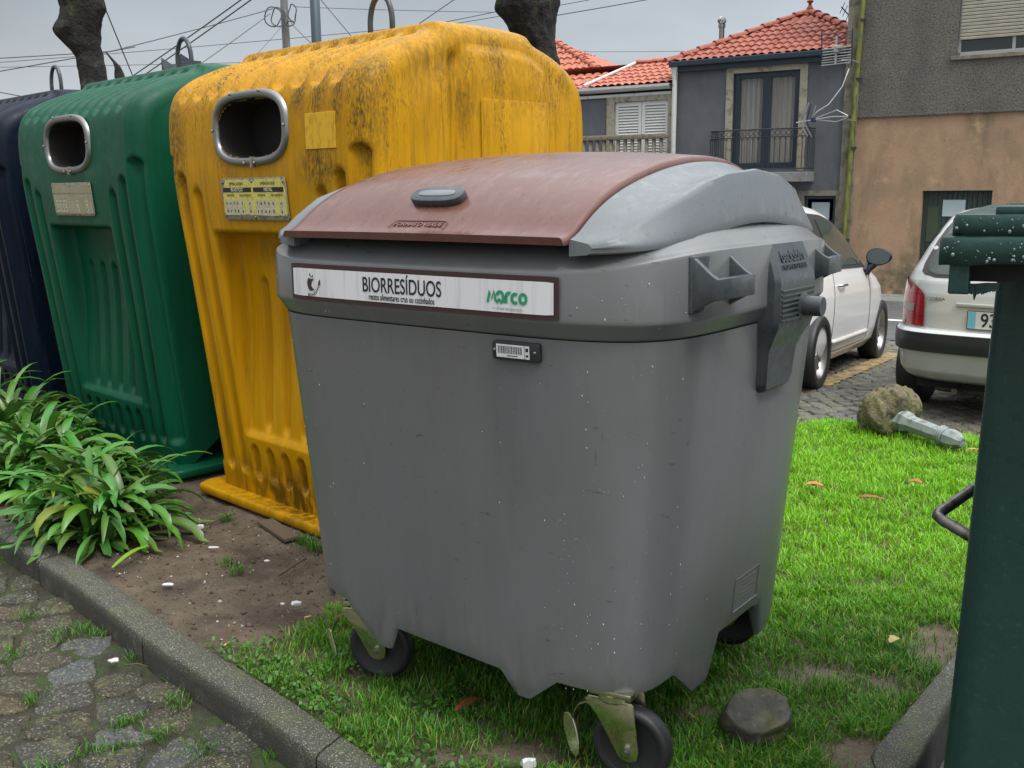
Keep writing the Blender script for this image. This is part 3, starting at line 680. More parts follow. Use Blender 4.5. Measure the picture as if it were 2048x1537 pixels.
for x_ in (.052, -.058): rv_ = MB(); rv_.lathe([(.004, .010), (.0035, .0125), (.0015, .013)], 12, M_ @ Matrix.Translation((x_, .001, 0))); rv_.build('tag_rivet', m_steel, tgo, smooth=True)
# side faces: x position at (y,z)
def on_side(y, z, off=0.):
    a, b = ab(z); return a*(1-min(.999, abs(y)/b)**NSE)**(1/NSE)+off
# pull handles
def pull(y0, y1, zc, tw, sg=1):
    mb = MB(); x0 = .640; yc = (y0+y1)/2; hw = (y1-y0)/2; d = .062
    Mh = Matrix.Translation((sg*on_side(yc, 1.2, -.004 if abs(yc) < .37 and yc < .3 else -.024), yc, zc)) @ Matrix.Rotation(R_(tw), 4, 'Z')
    if sg < 0: Mh = Mh @ Matrix.Rotation(pi, 4, 'Z')
    def cheek(ya, yb):
        pl = [(-.02, .055), (.0, .058), (d-.018, .022), (d, .012), (d, -.030), (d-.015, -.034), (.0, -.060), (-.02, -.060)]
        R = Matrix(((1, 0, 0, 0), (0, 0, 1, 0), (0, 1, 0, 0), (0, 0, 0, 1))); mb.prism(pl, ya, yb, Mh @ R, .003)
    cheek(-hw, -hw+.017); cheek(hw-.017, hw)
    mb.box(d-.020, d+.001, -hw+.0005, hw-.0005, -.032, .014, .003, Mh)
    mb.box(-.012, .003, -hw-.004, hw+.004, -.064, .060, .004, Mh)
    return mb.build('pull_handle', m_dgrey, wb, auto=35)
pull(-.395, -.222, 1.222, -2); pull(.285, .425, 1.228, 6); pull(-.395, -.135, 1.222, 3, -1); pull(.30, .52, 1.225, -12, -1)
# lifting bracket with trunnion
def bracket(sg):
    mb = MB(); yc = .092
    # (z, x face, half width front, half width back)
    sec = [(1.290, .660, .094, .104), (1.278, .664, .096, .106), (1.215, .688, .108, .120), (1.195, .692, .110, .122), (1.100, .692, .110, .122), (1.085, .688, .108, .122), (1.045, .668, .094, .112), (1.020, .658, .088, .106), (.945, .652, .080, .100), (.925, .648, .072, .092), (.915, .636, .062, .084)]
    V = []; n_ = 6
    for z, x, hf, hb in sec:
        xb = on_side(0, z, -.03) if z > 1.1 else on_side(0, z, -.03)
        for dx, hy in ((xb, hb), (x-.012, hf+.010), (x, hf)): V.append((sg*dx, yc-hy, z))
        for dx, hy in ((x, hf), (x-.012, hf+.010), (xb, hb)): V.append((sg*dx, yc+hy, z))
    Fc = []
    for i in range(len(sec)-1):
        for k in range(n_): f = (i*n_+k, i*n_+(k+1) % n_, (i+1)*n_+(k+1) % n_, (i+1)*n_+k); Fc.append(f if sg < 0 else f[::-1])
    Fc.append(tuple(range(n_))); Fc.append(tuple((len(sec)-1)*n_+k for k in range(n_))); mb.add(V, Fc)
    for k in range(7):                        # grip ribs
        z = 1.102+k*.012; mb.box(sg*.6885 if sg > 0 else -.6965, .6965*sg if sg > 0 else -.6885, yc-.104, yc+.104, z, z+.006, .0015)
    b_ = mb.build('lifting_bracket', m_dgrey, wb, auto=30)
    tr = MB(); Mt_ = Matrix.Translation((sg*.690, yc+.030, 1.132)) @ Matrix.Rotation(sg*pi/2, 4, 'Y'); tr.lathe([(.036, 0), (.036, .006), (.027, .010), (.025, .052), (.0235, .056), (.0, .056)], 28, Mt_); tr.build('trunnion', m_dgrey, b_, auto=40)
    if sg > 0:
        m_emb = mat('embossed slate', (.03, .036, .04), .4)
        Ms = frameM((.6765, yc-.004, 1.2475), (0, 1, 0), (-.03, 0, .063)); text('bracket_lettering', 'backsbin', .042, Ms @ Matrix.Translation((0, .011, .0015)), m_emb, b_, .001, bold=.0008); text('bracket_lettering', 'FORMATO VERDE', .0185, Ms @ Matrix.Translation((0, -.017, .0015)), m_emb, b_, .001)
bracket(1); bracket(-1)
# embossed plate low on the side
pl = MB(); Mp = frameM((on_side(.085, .365, .0015), .085, .362), (0, 1, 0), (on_side(0, .40)-on_side(0, .32), 0, .08))
for a, b in (((-.075, -.046), (.075, -.046)), ((-.075, .046), (.075, .046)), ((-.075, -.046), (-.075, .046)), ((.075, -.046), (.075, .046))): pl.tube([Mp @ Vector((*a, 0)), Mp @ Vector((*b, 0))], .0012, 5)
for k in range(5): pl.tube([Mp @ Vector((-.03, .030-.012*k, 0)), Mp @ Vector((.055-.02*(k % 2), .030-.012*k, 0))], .0008, 4)
plo = pl.build('embossed_plate', m_greyb, wb)
pe = MB(); pe.tube([Mp @ Vector((-.075, -.047, .001)), Mp @ Vector((.075, -.047, .001))], .0018, 6); pe.build('plate_edge', m_greyl, plo)
# castors
def castor(lx, ly, rot, brake=True, disc=True):
    Rm = Matrix.Translation((lx, ly, 0)) @ Matrix.Rotation(R_(rot), 4, 'Z'); r = .098
    ax = Rm @ Matrix.Translation((0, 0, r)) @ Matrix.Rotation(pi/2, 4, 'X')       # local z -> axle
    fk = MB()
    fk.box(-.055, .052, -.048, .048, .232, .246, .002, Rm @ Matrix.Translation((.045, 0, 0))); fk.lathe([(.046, .212), (.050, .218), (.050, .232)], 20, Rm @ Matrix.Translation((.045, 0, 0)))
    sidep = [(.100, .222), (-.008, .222), (-.014, .214), (-.022, .150), (-.028, .100), (-.024, .078), (-.010, .070), (.010, .070), (.024, .080), (.050, .125), (.078, .172), (.112, .210)]
    Rx = Matrix(((1, 0, 0, 0), (0, 0, 1, 0), (0, 1, 0, 0), (0, 0, 0, 1)))
    for s_ in (-1, 1): fk.prism(sidep, s_*.0345, s_*.0385, Rm @ Rx, .001)
    fk.box(.0, .095, -.0385, .0385, .214, .2195, .001, Rm)
    f_ = fk.build('castor_fork', m_zinc, wb, auto=30)
    bo = MB(); bo.lathe([(.012, .038), (.012, .046), (.006, .046), (.006, .052), (0, .052)], 6, ax); bo.build('axle_bolt', m_steel, f_); bo = MB(); bo.lathe([(.012, -.038), (.012, -.046), (.006, -.046), (.006, -.054), (0, -.054)], 6, ax); bo.build('axle_bolt', m_steel, f_)
    ty = MB(); ty.lathe([(.074, -.020), (.080, -.024), (.090, -.024), (.097, -.017), (.0985, -.006), (.0985, .006), (.097, .017), (.090, .024), (.080, .024), (.074, .020)], 40, ax)
    w_ = MB(); w_.lathe([(.030, -.018), (.074, -.019), (.076, .0), (.074, .019), (.030, .018)], 40, ax)
    wh = ty.build('castor_wheel', m_rubber, wb, smooth=True)
    hb = MB(); hb.lathe([(.0, -.030), (.020, -.030), (.022, -.012), (.066, -.010), (.0745, -.021), (.0745, .021), (.066, .010), (.022, .012), (.020, .030), (.0, .030)], 40, ax)
    for k in range(12):
        a = 2*pi*k/12
        for s_ in (-1, 1): hb.box(.020, .068, -.0015, .0015, s_*.010 if s_ > 0 else -.018, .018 if s_ > 0 else -.010, 0, ax @ Matrix.Rotation(a, 4, 'Z'))
    hb.build('wheel_hub', m_blackpl, wh, auto=30)
    if brake:
        bk = MB(); pth = [(.085, .180), (.118, .186), (.136, .176), (.148, .155), (.158, .125)]; wdt = [.014, .014, .014, .014, .012]
        Vb = []
        for (x_, z_), w2 in zip(pth, wdt):
            for t_ in (0, .005): Vb += [tuple(Rm @ Vector((x_, -w2+.004, z_+t_))), tuple(Rm @ Vector((x_, w2+.004, z_+t_)))]
        Fb_ = []
        for i in range(len(pth)-1): a = i*4; b = a+4; Fb_ += [(a, a+1, b+1, b), (a+2, b+2, b+3, a+3), (a, b, b+2, a+2), (a+1, a+3, b+3, b+1)]
        a = (len(pth)-1)*4; Fb_ += [(a, a+1, a+3, a+2), (0, 2, 3, 1)]
        bk.add(Vb, Fb_); el2 = [(.026*math.copysign(abs(cos(q))**.8, cos(q)), .048*sin(q)*(1 if sin(q) < 0 else 1.15)) for q in np.linspace(0, 2*pi, 25)[:-1]]
        bk.prism([(p[0]*(.80 if disc else .35), p[1]*(1.05 if disc else .85)) for p in el2], -.003, .003, Rm @ Matrix.Translation((.158, .012, .094)) @ Euler((R_(-84), R_(0), R_(-20))).to_matrix().to_4x4() @ Matrix.Rotation(R_(24), 4, 'Z'), .0015)
        bk.build('brake_pedal', m_zinc, f_)
castor(.515, -.385, 190); castor(-.360, -.36, 200, True, False); castor(.37, .455, 10, False); castor(-.43, .39, 20, False)
# rain drops
def drops(n_, sampler, par, rmin, rmax, el_=1.):
    V = []; Fc = []
    for _ in range(n_):
        p, nr, dn = sampler(); r_ = rmin+(rmax-rmin)*random.random()**3; sd_ = nr.cross(dn).normalized(); o = len(V)
        L_ = r_*(1+el_*random.random())
        for (rr, hh) in ((1, 0), (.7, .45)):
            for k in range(6): a = 2*pi*k/6; V.append(tuple(p+sd_*cos(a)*r_*rr+dn*sin(a)*L_*rr+nr*hh*r_))
        V.append(tuple(p+nr*.62*r_))
        for k in range(6): Fc.append((o+k, o+(k+1) % 6, o+6+(k+1) % 6, o+6+k)); Fc.append((o+6+k, o+6+(k+1) % 6, o+12))
    q = npmesh('rain_drops', V, Fc, m_drop, par); q['kind'] = 'stuff'; return q
cols = [random.uniform(pi+.7, 2*pi+.35) for _ in range(26)]
def s_body():
    th = random.choice(cols)+random.gauss(0, .012) if random.random() < .55 else random.uniform(pi+.5, 2*pi+.45); z = random.uniform(.24, 1.05)
    x, y = bpt(th, z, .0005); x2, y2 = bpt(th+.01, z); t_ = Vector((x2-x, y2-y, 0)).normalized(); nr = Vector((t_.y, -t_.x, 0)); return Vector((x, y, z)), nr, Vector((0, 0, -1))
drops(300, s_body, body, .0005, .0017, 1.6)
def s_rim():
    th = random.uniform(pi+.5, 2*pi+.4); z = random.uniform(1.12, 1.24); x, y = bpt(th, 1.2, .003); x2, y2 = bpt(th+.01, 1.2, .003); t_ = Vector((x2-x, y2-y, 0)).normalized(); return Vector((x, y, z)), Vector((t_.y, -t_.x, 0)), Vector((0, 0, -1))
drops(60, s_rim, rim, .0005, .0016, 1.5)
def s_lid():
    x = random.uniform(-.44, .42); y = random.uniform(-.54, .15); return Vector((x, y, onlid(x, y)-.0008)), Vector((0, -(onlid(x, y+.01)-onlid(x, y))/.01, 1)).normalized(), Vector((0, -1, 0))
drops(160, s_lid, lid, .0006, .0018, 1.2)

# ------------------------------------------------------------------ recycling containers
CO = Vector((-.467, 3.671, 0)); CU = Vector((.723, -.691, 0)); CV = Vector((.691, .723, 0)); CYAW = math.atan2(-.691, .723)
P0 = [(.075, .045), (.035, .45), (-.02, 1.0), (-.065, 1.42), (-.07, 1.60), (-.068, 1.72), (-.055, 1.80), (-.02, 1.868), (.06, 1.925), (.20, 1.985), (.31, 2.020), (.335, 2.046), (.37, 2.060), (.60, 2.066), (.80, 2.058), (.835, 2.045), (.86, 2.022), (.98, 1.985), (1.09, 1.93), (1.16, 1.86), (1.19, 1.74), (1.19, 1.5), (1.165, 1.0), (1.10, .4), (1.08, .045)]
def catmull(P, step):
    P = [np.array(p, float) for p in P]; Q = [2*P[0]-P[1]]+P+[2*P[-1]-P[-2]]; out = []
    for i in range(1, len(Q)-2):
        k = max(1, int(np.linalg.norm(Q[i+1]-Q[i])/step))
        for j in range(k):
            t = j/k; a, b, c, d = Q[i-1], Q[i], Q[i+1], Q[i+2]
            out.append(.5*((2*b)+(-a+c)*t+(2*a-5*b+4*c-d)*t*t+(-a+3*b-3*c+d)*t**3))
    out.append(P[-1]); return np.array(out)
PR = catmull(P0, .0125); NP = len(PR)
tg_ = np.gradient(PR, axis=0); tg_ /= np.linalg.norm(tg_, axis=1)[:, None]; NRM = np.stack([-tg_[:, 1], tg_[:, 0]], 1)  # outward (v,z)
SL = np.r_[0, np.cumsum(np.linalg.norm(np.diff(PR, axis=0), axis=1))]
PSM = PR.copy()
for _ in range(24): PSM[1:-1] = (PSM[:-2]+2*PSM[1:-1]+PSM[2:])/4
tg2 = np.gradient(PSM, axis=0); tg2 /= np.linalg.norm(tg2, axis=1)[:, None]
for _ in range(30): tg2[1:-1] = (tg2[:-2]+2*tg2[1:-1]+tg2[2:])/4
tg2 /= np.linalg.norm(tg2, axis=1)[:, None]; NSM = np.stack([-tg2[:, 1], tg2[:, 0]], 1)
def sst(a, b, x): t = np.clip((x-a)/(b-a), 0, 1); return t*t*(3-2*t)
def capsule(x, z, x0, z0, z1, w): zc = np.clip(z, z0, z1); return np.hypot(x-x0, z-zc)/w
def cdisp(x, s, v, z, front):
    d = np.zeros_like(x)
    if True:
        fr = (s < SL[np.argmax(PR[:, 1] > 1.80)])
        for x0, zt in ((.675, 1.56), (.575, 1.475), (.458, 1.41)):
            for sg in (-1, 1):
                q = capsule(x, z, sg*(x0-.05*(1-z/1.5)), .19+(.675-x0)*-.06, zt, .036); d = np.maximum(d, .046*(1-sst(.45, 1.05, q))*fr)
        inr = sst(.375, .335, np.abs(x))
        rec = .115*(1-sst(.25, 1.25, 1.30-z))*sst(1.262, 1.235, z)*sst(.33, .36, z)
        d = np.maximum(d, rec*inr*fr)
        for x0 in (-.21, -.07, .07, .21):
            q = capsule(x, z, x0, .40, 1.02, .030); d += .036*(1-sst(.45, 1.05, q))*fr
        for x0 in (-.30, -.18, -.06, .06, .18, .30):
            q = capsule(x, z, x0, .165, .262, .034); d += .060*(1-sst(.5, 1.0, q))*fr
        d -= .020*sst(.41, .38, np.abs(x))*sst(.345, .325, z)*sst(.285, .315, z)*fr
        # shoulder ribs
        sa, sb = SL[np.argmax(PR[:, 0] > .02)] if False else 0, 0
        i0 = np.argmax((PR[:, 1] > 1.825)); i1 = np.argmax((PR[:, 1] > 2.010))
        for k in range(10):
            x0 = -.56+k*.1225; q = np.hypot((x-x0-.0*(s-SL[i0])), s-np.clip(s, SL[i0]+.02, SL[i1]-.01))/.050
            d = np.maximum(d, .046*(1-sst(.25, 1.0, q)))
    return d
def halfw(z): return .722-.055*np.clip((1.45-z)/1.4, 0, 1)
RC = .085
HX, HZ, HC = .238, .116, 1.678
def container(Xc, label, mbody, grime):
    o_ = CO+CU*Xc; root = empty('recycling_container', (o_.x, o_.y, 0), CYAW, label, 'recycling container', 'recycling containers in a row behind the plants')
    return root
def cont_mesh():
    mid = np.linspace(-(1-RC/.722), (1-RC/.722), 150); nc = 9
    ph = np.linspace(0, pi/2, nc)
    cols = [(-1, a) for a in ph[::-1]] + [(0, t) for t in mid[1:-1]] + [(1, a) for a in ph]
    V = np.zeros((NP, len(cols), 3))
    for j, (sg, t) in enumerate(cols):
        hw = halfw(PR[:, 1])
        if sg == 0: x = t*hw/(1)*1.0; ins = np.zeros(NP)
        else: x = sg*(hw-RC*hw/.722+RC*np.sin(t)); ins = RC*(1-np.cos(t))
        if sg == 0: x = t*hw
        else: x = sg*(hw*(1-RC/.722)+RC*np.sin(t)*hw/.722)
        d = cdisp(x, SL, PR[:, 0], PR[:, 1], True); wq = 0 if sg == 0 else float(sst(0, 1, t/(pi/2)*1.0)); BP = PR*(1-wq)+PSM*wq; BN = NRM*(1-wq)+NSM*wq
        # subtle corner seam
        d += .006*np.exp(-((np.abs(x)-.655*hw/.722)/.007)**2)*(PR[:, 1] > 1.6)
        V[:, j, 0] = x; V[:, j, 1] = BP[:, 0]-BN[:, 0]*d-NSM[:, 0]*ins; V[:, j, 2] = BP[:, 1]-BN[:, 1]*d-NSM[:, 1]*ins
    nc_ = len(cols); Vl = V.reshape(-1, 3); Fc = grid_faces(NP, nc_)[:, ::-1]
    cen = Vl[Fc].mean(1); hole = (np.abs(cen[:, 0]/HX)**3+np.abs((cen[:, 2]-HC)/HZ)**2.6 < 1.0) & (cen[:, 1] < .05)
    Fc = Fc[~hole]; Vs = [Vl]; Fs = [Fc]; off = len(Vl)
    K = 34
    for sg, col in ((-1, 0), (1, nc_-1)):
        E_ = V[:, col]; L = []
        cv = np.clip(E_[:, 1], .50, .62); cz = np.clip(E_[:, 2], .35, 1.55)
        for k in range(K+1):
            t = k/K; v_ = E_[:, 1]+(cv-E_[:, 1])*t; z_ = E_[:, 2]+(cz-E_[:, 2])*t
            d = .026*np.exp(-((v_-.37)/.030)**2)*sst(2.03, 1.9, z_)*sst(0, .12, t)-.020*sst(.40, .46, v_)*sst(.90, .85, v_)*sst(0, .10, t)
            bul = .018*sst(0, .35, t)
            L.append(np.stack([sg*(halfw(z_)+bul-d), v_, z_], -1))
        L = np.array(L); Vs.append(L.reshape(-1, 3)); f = grid_faces(K+1, NP)+off; Fs.append(f[:, ::-1] if sg > 0 else f); off += L.shape[0]*NP
    return np.concatenate(Vs), np.concatenate(Fs)
CVt, CFt = cont_mesh()
def grime(base, lo, black, amt=1.):
    L = [dict(c=tuple(q*.80 for q in base), s=(30, 30, 1.6), lo=.42, hi=.7, d=6),
         dict(c=tuple(q*1.12 for q in base), s=(3, 3, 2), lo=.5, hi=.7, k=.6),
         dict(c=lo, s=(42, 42, 3.0), lo=.50, hi=.66, d=6, s2=(5, 5, 2.2), lo2=.42, hi2=.62, k=.75*amt),
         dict(c=tuple(.55*a+.45*b for a, b in zip(base, lo)), s=(45, 45, 5), lo=.36, hi=.62, e=((0, -.07, 1.62), (.80, .2, .42)), k=.8*amt),
         dict(c=lo, s=(90, 90, 22), lo=.44, hi=.66, z=(1.70, 2.02), k=.75*amt),
         dict(c=black, s=(140, 140, 45), lo=.50, hi=.60, s2=(4, 4, 2.2), lo2=.42, hi2=.62, z=(1.55, 1.88), k=.75*amt),
         dict(c=tuple(.25*a+.75*b for a, b in zip(base, black)), s=(9, 9, 3), lo=.40, hi=.68, d=6, s2=(80, 80, 12), lo2=.34, hi2=.62, e=((.74, .45, 1.84), (.20, .60, .26)), k=.95*amt),
         dict(c=black, s=(130, 130, 40), lo=.50, hi=.62, s2=(9, 9, 2), lo2=.52, hi2=.66, z=(1.25, 1.6), k=.7*amt)]
    for e_, r_ in (((-.615, -.06, 1.62), (.10, .12, .30)), ((.33, -.08, 1.79), (.06, .1, .09)), ((.46, -.08, 1.80), (.05, .1, .13)), ((.57, -.08, 1.78), (.045, .1, .15)), ((.45, -.08, 1.52), (.16, .1, .10)), ((.68, 0, 1.70), (.05, .14, .26))):
        L.append(dict(c=black, s=(150, 150, 45), lo=.36, hi=.60, e=(e_, r_), k=.85*amt))
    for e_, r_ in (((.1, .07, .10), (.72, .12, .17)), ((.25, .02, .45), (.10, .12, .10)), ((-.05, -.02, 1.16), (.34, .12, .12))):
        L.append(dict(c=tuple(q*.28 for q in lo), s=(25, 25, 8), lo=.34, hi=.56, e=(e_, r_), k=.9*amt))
    L.append(dict(r=.30, s=12, lo=.5, hi=.7))
    return L
YB_ = (.54, .265, .0005)
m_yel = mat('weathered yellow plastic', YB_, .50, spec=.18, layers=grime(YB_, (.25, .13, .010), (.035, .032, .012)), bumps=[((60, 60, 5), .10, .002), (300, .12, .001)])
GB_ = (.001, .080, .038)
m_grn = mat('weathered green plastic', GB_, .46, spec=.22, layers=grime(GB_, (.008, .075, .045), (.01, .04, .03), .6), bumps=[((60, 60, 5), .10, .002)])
BB_ = (.002, .007, .020)
m_blu = mat('weathered blue plastic', BB_, .5, spec=.2, layers=grime(BB_, (.02, .03, .05), (.01, .012, .02), .5), bumps=[((60, 60, 5), .10, .002)])
m_dark = mat('black skid and dark interior', (.012, .009, .009), .8)
m_plate = mat('scratched metal plate', (.30, .27, .20), .45, metal=.3, layers=[dict(c=(.12, .11, .07), s=(40, 40, 60), lo=.5, hi=.65)])
m_sleeve = mat('dull sleeve', (.028, .024, .022), .5)
m_icon = mat('faded icon print', (.56, .54, .42), .5, layers=[dict(c=(.40, .36, .24), s=120, lo=.45, hi=.6)])
m_yst = mat('faded yellow sticker', (.66, .58, .13), .5, layers=[dict(c=(.50, .42, .10), s=(60, 60, 30), lo=.5, hi=.62), dict(c=(.25, .2, .1), s=140, lo=.62, hi=.68)])
m_beige = mat('faded beige sticker', (.30, .28, .17), .5, layers=[dict(c=(.38, .35, .24), s=20, lo=.4, hi=.7)])
m_ygrime = mat('cleaner yellow patch', (.70, .40, .008), .5, layers=[dict(c=(.5, .27, .01), s=(50, 50, 20), lo=.5, hi=.65)])
def selip(a, b, n, N=72): return [(a*math.copysign(abs(cos(2*pi*k/N))**(2/n), cos(2*pi*k/N)), b*math.copysign(abs(sin(2*pi*k/N))**(2/n), sin(2*pi*k/N))) for k in range(N)]
def sign_board(root, kind, Fm):
    # Fm maps (x, z') on the sloping front at the sign
    pb = MB(); pb.prism([(x, y) for x, y in ((-.238, -.075), (-.228, -.085), (.228, -.085), (.238, -.075), (.238, .075), (.228, .085), (-.228, .085), (-.238, .075))], 0, .004, Fm, .001); pn = pb.build('sign_plate', m_plate, root, auto=40)
    for q, (x, y) in enumerate(((-.222, .068), (.222, .068), (-.222, -.068), (.222, -.068), (0, .070), (0, -.074))):
        s_ = MB(); s_.lathe([(.006, .004), (.0055, .0065), (.002, .008), (0, .008)], 10, Fm @ Matrix.Translation((x, y, 0))); s_.build('sign_screw', m_steel, pn, smooth=True)
    if kind == 'y':
        a = MB(); a.prism([(-.232, -.055), (-.20, -.066), (-.12, -.060), (.0, -.064), (.13, -.068), (.23, -.060), (.232, .03), (.22, .055), (.20, .080), (.03, .078), (.0, .062), (-.03, .078), (-.195, .078), (-.215, .05), (-.225, .02)], .0042, .0052, Fm); yo = a.build('sticker', m_yst, pn)
        k_ = MB(); k_.box(-.222, -.008, .027, .046, .0053, .0058, 0, Fm); k_.box(.006, .222, .027, .046, .0053, .0058, 0, Fm); k_.build('sticker_bar', m_ink, yo)
        for x, s_ in ((-.115, 'PLÁSTICO'), (.115, 'METAL')): text('sticker_word', s_, .020, Fm @ Matrix.Translation((x, .0365, .0062)), m_icon, yo, .0003, bold=.0006)
        for x in (-.115, .115): text('sticker_word', 'EMBALAGENS', .017, Fm @ Matrix.Translation((x, .061, .0056)), m_ink, yo, .0002)
        for x, s_ in ((-.168, 'DEPOSITAR'), (-.058, 'NÃO DEPOSITAR'), (.063, 'DEPOSITAR'), (.172, 'NÃO DEPOSITAR')): text('sticker_word', s_, .0125, Fm @ Matrix.Translation((x, .014, .0056)), m_ink, yo, .0002, sx=.85)
        ic = MB(); gx_ = [-.215, -.187, -.160, -.133, -.098, -.040, .015, .042, .070, .097, .128, .185]
    else:
        a = MB(); a.box(-.228, .228, .032, .072, .0042, .0050, 0, Fm); a.box(-.228, .228, -.074, .024, .0042, .0048, 0, Fm); yo = a.build('sticker', m_beige, pn)
        text('sticker_word', 'VIDRO', .020, Fm @ Matrix.Translation((.0, .053, .0054)), m_greyi, yo, .0002)
        for x, s_ in ((-.12, 'DEPOSITAR'), (.12, 'NÃO DEPOSITAR')): text('sticker_word', s_, .012, Fm @ Matrix.Translation((x, .012, .0052)), m_icon, yo, .0002)
        ic = MB(); gx_ = [-.205, -.17, -.135, -.10, .045, .155]
    dk = MB()
    for x in gx_:
        for y, hh in ((-.020, .022), (-.052, .022)):
            ic.box(x, x+.026, y-hh*.62, y+hh*.68, .0053, .0058, 0, Fm)
            dk.prism([(x+.012+.005*cos(a_)*random.uniform(.5, 1.2), y+.002+.008*sin(a_)*random.uniform(.5, 1.2)) for a_ in np.linspace(0, 2*pi, 8)[:-1]], .0059, .0061, Fm)
    io = ic.build('sticker_icons', m_icon, yo); dk.build('icon_drawings', m_ink, io)
def fpt(z):                          # v on the front at height z
    i = np.argmax(PR[:, 1] >= z); return float(PR[i, 0])
def make_container(Xc, label, mb_, kind):
    o_ = CO+CU*Xc; root = empty('recycling_container', (o_.x, o_.y, 0), CYAW, label, 'recycling container', 'recycling containers in a row behind the plants')
    npmesh('shell', CVt, CFt, mb_, root)
    # floor flange
    fl = MB(); pts = [(-.755, .045), (-.72, -.010), (.72, -.010), (.755, .045), (.755, 1.18), (.72, 1.22), (-.72, 1.22), (-.755, 1.18)]; fl.prism(pts, .002, .050, None, .014); fl.build('base_flange', mb_, root, auto=60)
    sk = MB(); sk.box(-.74, .74, .03, 1.2, -.05, .0, .005); sk.build('skid', m_dark, root)
    v0 = fpt(HC)-.002
    # metal ring
    rg = MB(); N = 72; A = selip(HX+.014, HZ+.014, 3.1, N); sec = [(-.016, .004), (-.015, -.008), (-.008, -.014), (.005, -.015), (.015, -.010), (.018, .004)]; V = []
    for k in range(N):
        a, b = A[k]; a2, b2 = A[(k+1) % N]; a1, b1 = A[k-1]; tx, tz = a2-a1, b2-b1; l_ = math.hypot(tx, tz); nx, nz = tz/l_, -tx/l_
        for w__, dv in sec: V.append((a+nx*w__, v0+dv, HC+b+nz*w__))
    ns = len(sec); rg.add(V, [(k*ns+j, ((k+1) % N)*ns+j, ((k+1) % N)*ns+j+1, k*ns+j+1) for k in range(N) for j in range(ns-1)]); ro = rg.build('slot_ring', m_steel, root, smooth=True)
    sj = MB(); sj.box(.02, .027, v0-.021, v0+.0, HC-HZ-.038, HC-HZ+.004); sj.build('ring_joint', m_plate, ro)
    for x, z in ((-.11, HC+HZ+.022), (.10, HC+HZ+.022), (-HX-.022, HC), (HX+.022, HC), (-.03, HC-HZ-.020), (.045, HC-HZ-.020)):
        s_ = MB(); s_.lathe([(.0065, 0), (.006, .004), (0, .006)], 10, Matrix.Translation((x, v0-.016, z)) @ Matrix.Rotation(pi/2, 4, 'X')); s_.build('ring_screw', m_plate, ro, smooth=True)
    sv = MB(); B_ = selip(HX, HZ, 3.1, N); V = [(a, v0, HC+b) for a, b in B_]+[(a, v0+.16, HC+b*.98) for a, b in B_]; sv.add(V, [(k, (k+1) % N, N+(k+1) % N, N+k) for k in range(N)]); sv.build('slot_sleeve', m_sleeve, ro, smooth=True)
    lining = MB(); lining.box(-.55, .55, v0+.162, v0+.17, HC-.3, HC+.22); V = [(a*1.01, v0+.15, HC+b*1.02) for a, b in B_]; lining.build('slot_dark_backing', m_dark, root)  # black panel behind the slot, stands in for the dark of the hollow inside
    zc = 1.40; Fm = frameM((0.0, (fpt(1.34)+fpt(1.46))/2-.004, zc), (1, 0, 0), (0, fpt(1.47)-fpt(1.33), .14))
    if kind in 'yg': sign_board(root, kind, Fm)
    if kind == 'y':
        p_ = MB(); p_.box(.380, .565, fpt(1.64)-.0035, fpt(1.64)+.01, 1.582, 1.712, .001); p_.build('cleaner_patch', m_ygrime, root)
    for sg in (1,):
        sp_ = MB(); sp_.prism([(y, z) for y, z in ((.475, .9), (.865, .9), (.865, 1.765), (.855, 1.775), (.485, 1.775), (.475, 1.765))], 0, .008, Matrix(((0, 0, sg, sg*.7590), (1, 0, 0, 0), (0, 1, 0, 0), (0, 0, 0, 1))), .002); sp_.build('side_panel', mb_, root, auto=40)
    # lifting loop
    lp = MB(); n_ = 20; pts = [(-.076, .62, 2.02)]+[(-.076*cos(pi*k/n_), .62, 2.15+.12*sin(pi*k/n_)) for k in range(n_+1)]+[(.076, .62, 2.02)]
    lp.tube(pts, .0125, 10); lp.build('lifting_loop', m_dgrey, root, smooth=True)
    return root
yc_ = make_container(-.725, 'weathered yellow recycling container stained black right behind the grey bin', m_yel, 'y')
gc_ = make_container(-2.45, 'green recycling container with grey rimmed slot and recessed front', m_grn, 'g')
bc_ = make_container(-4.17, 'dark blue recycling container at the left edge of the row', m_blu, 'b')
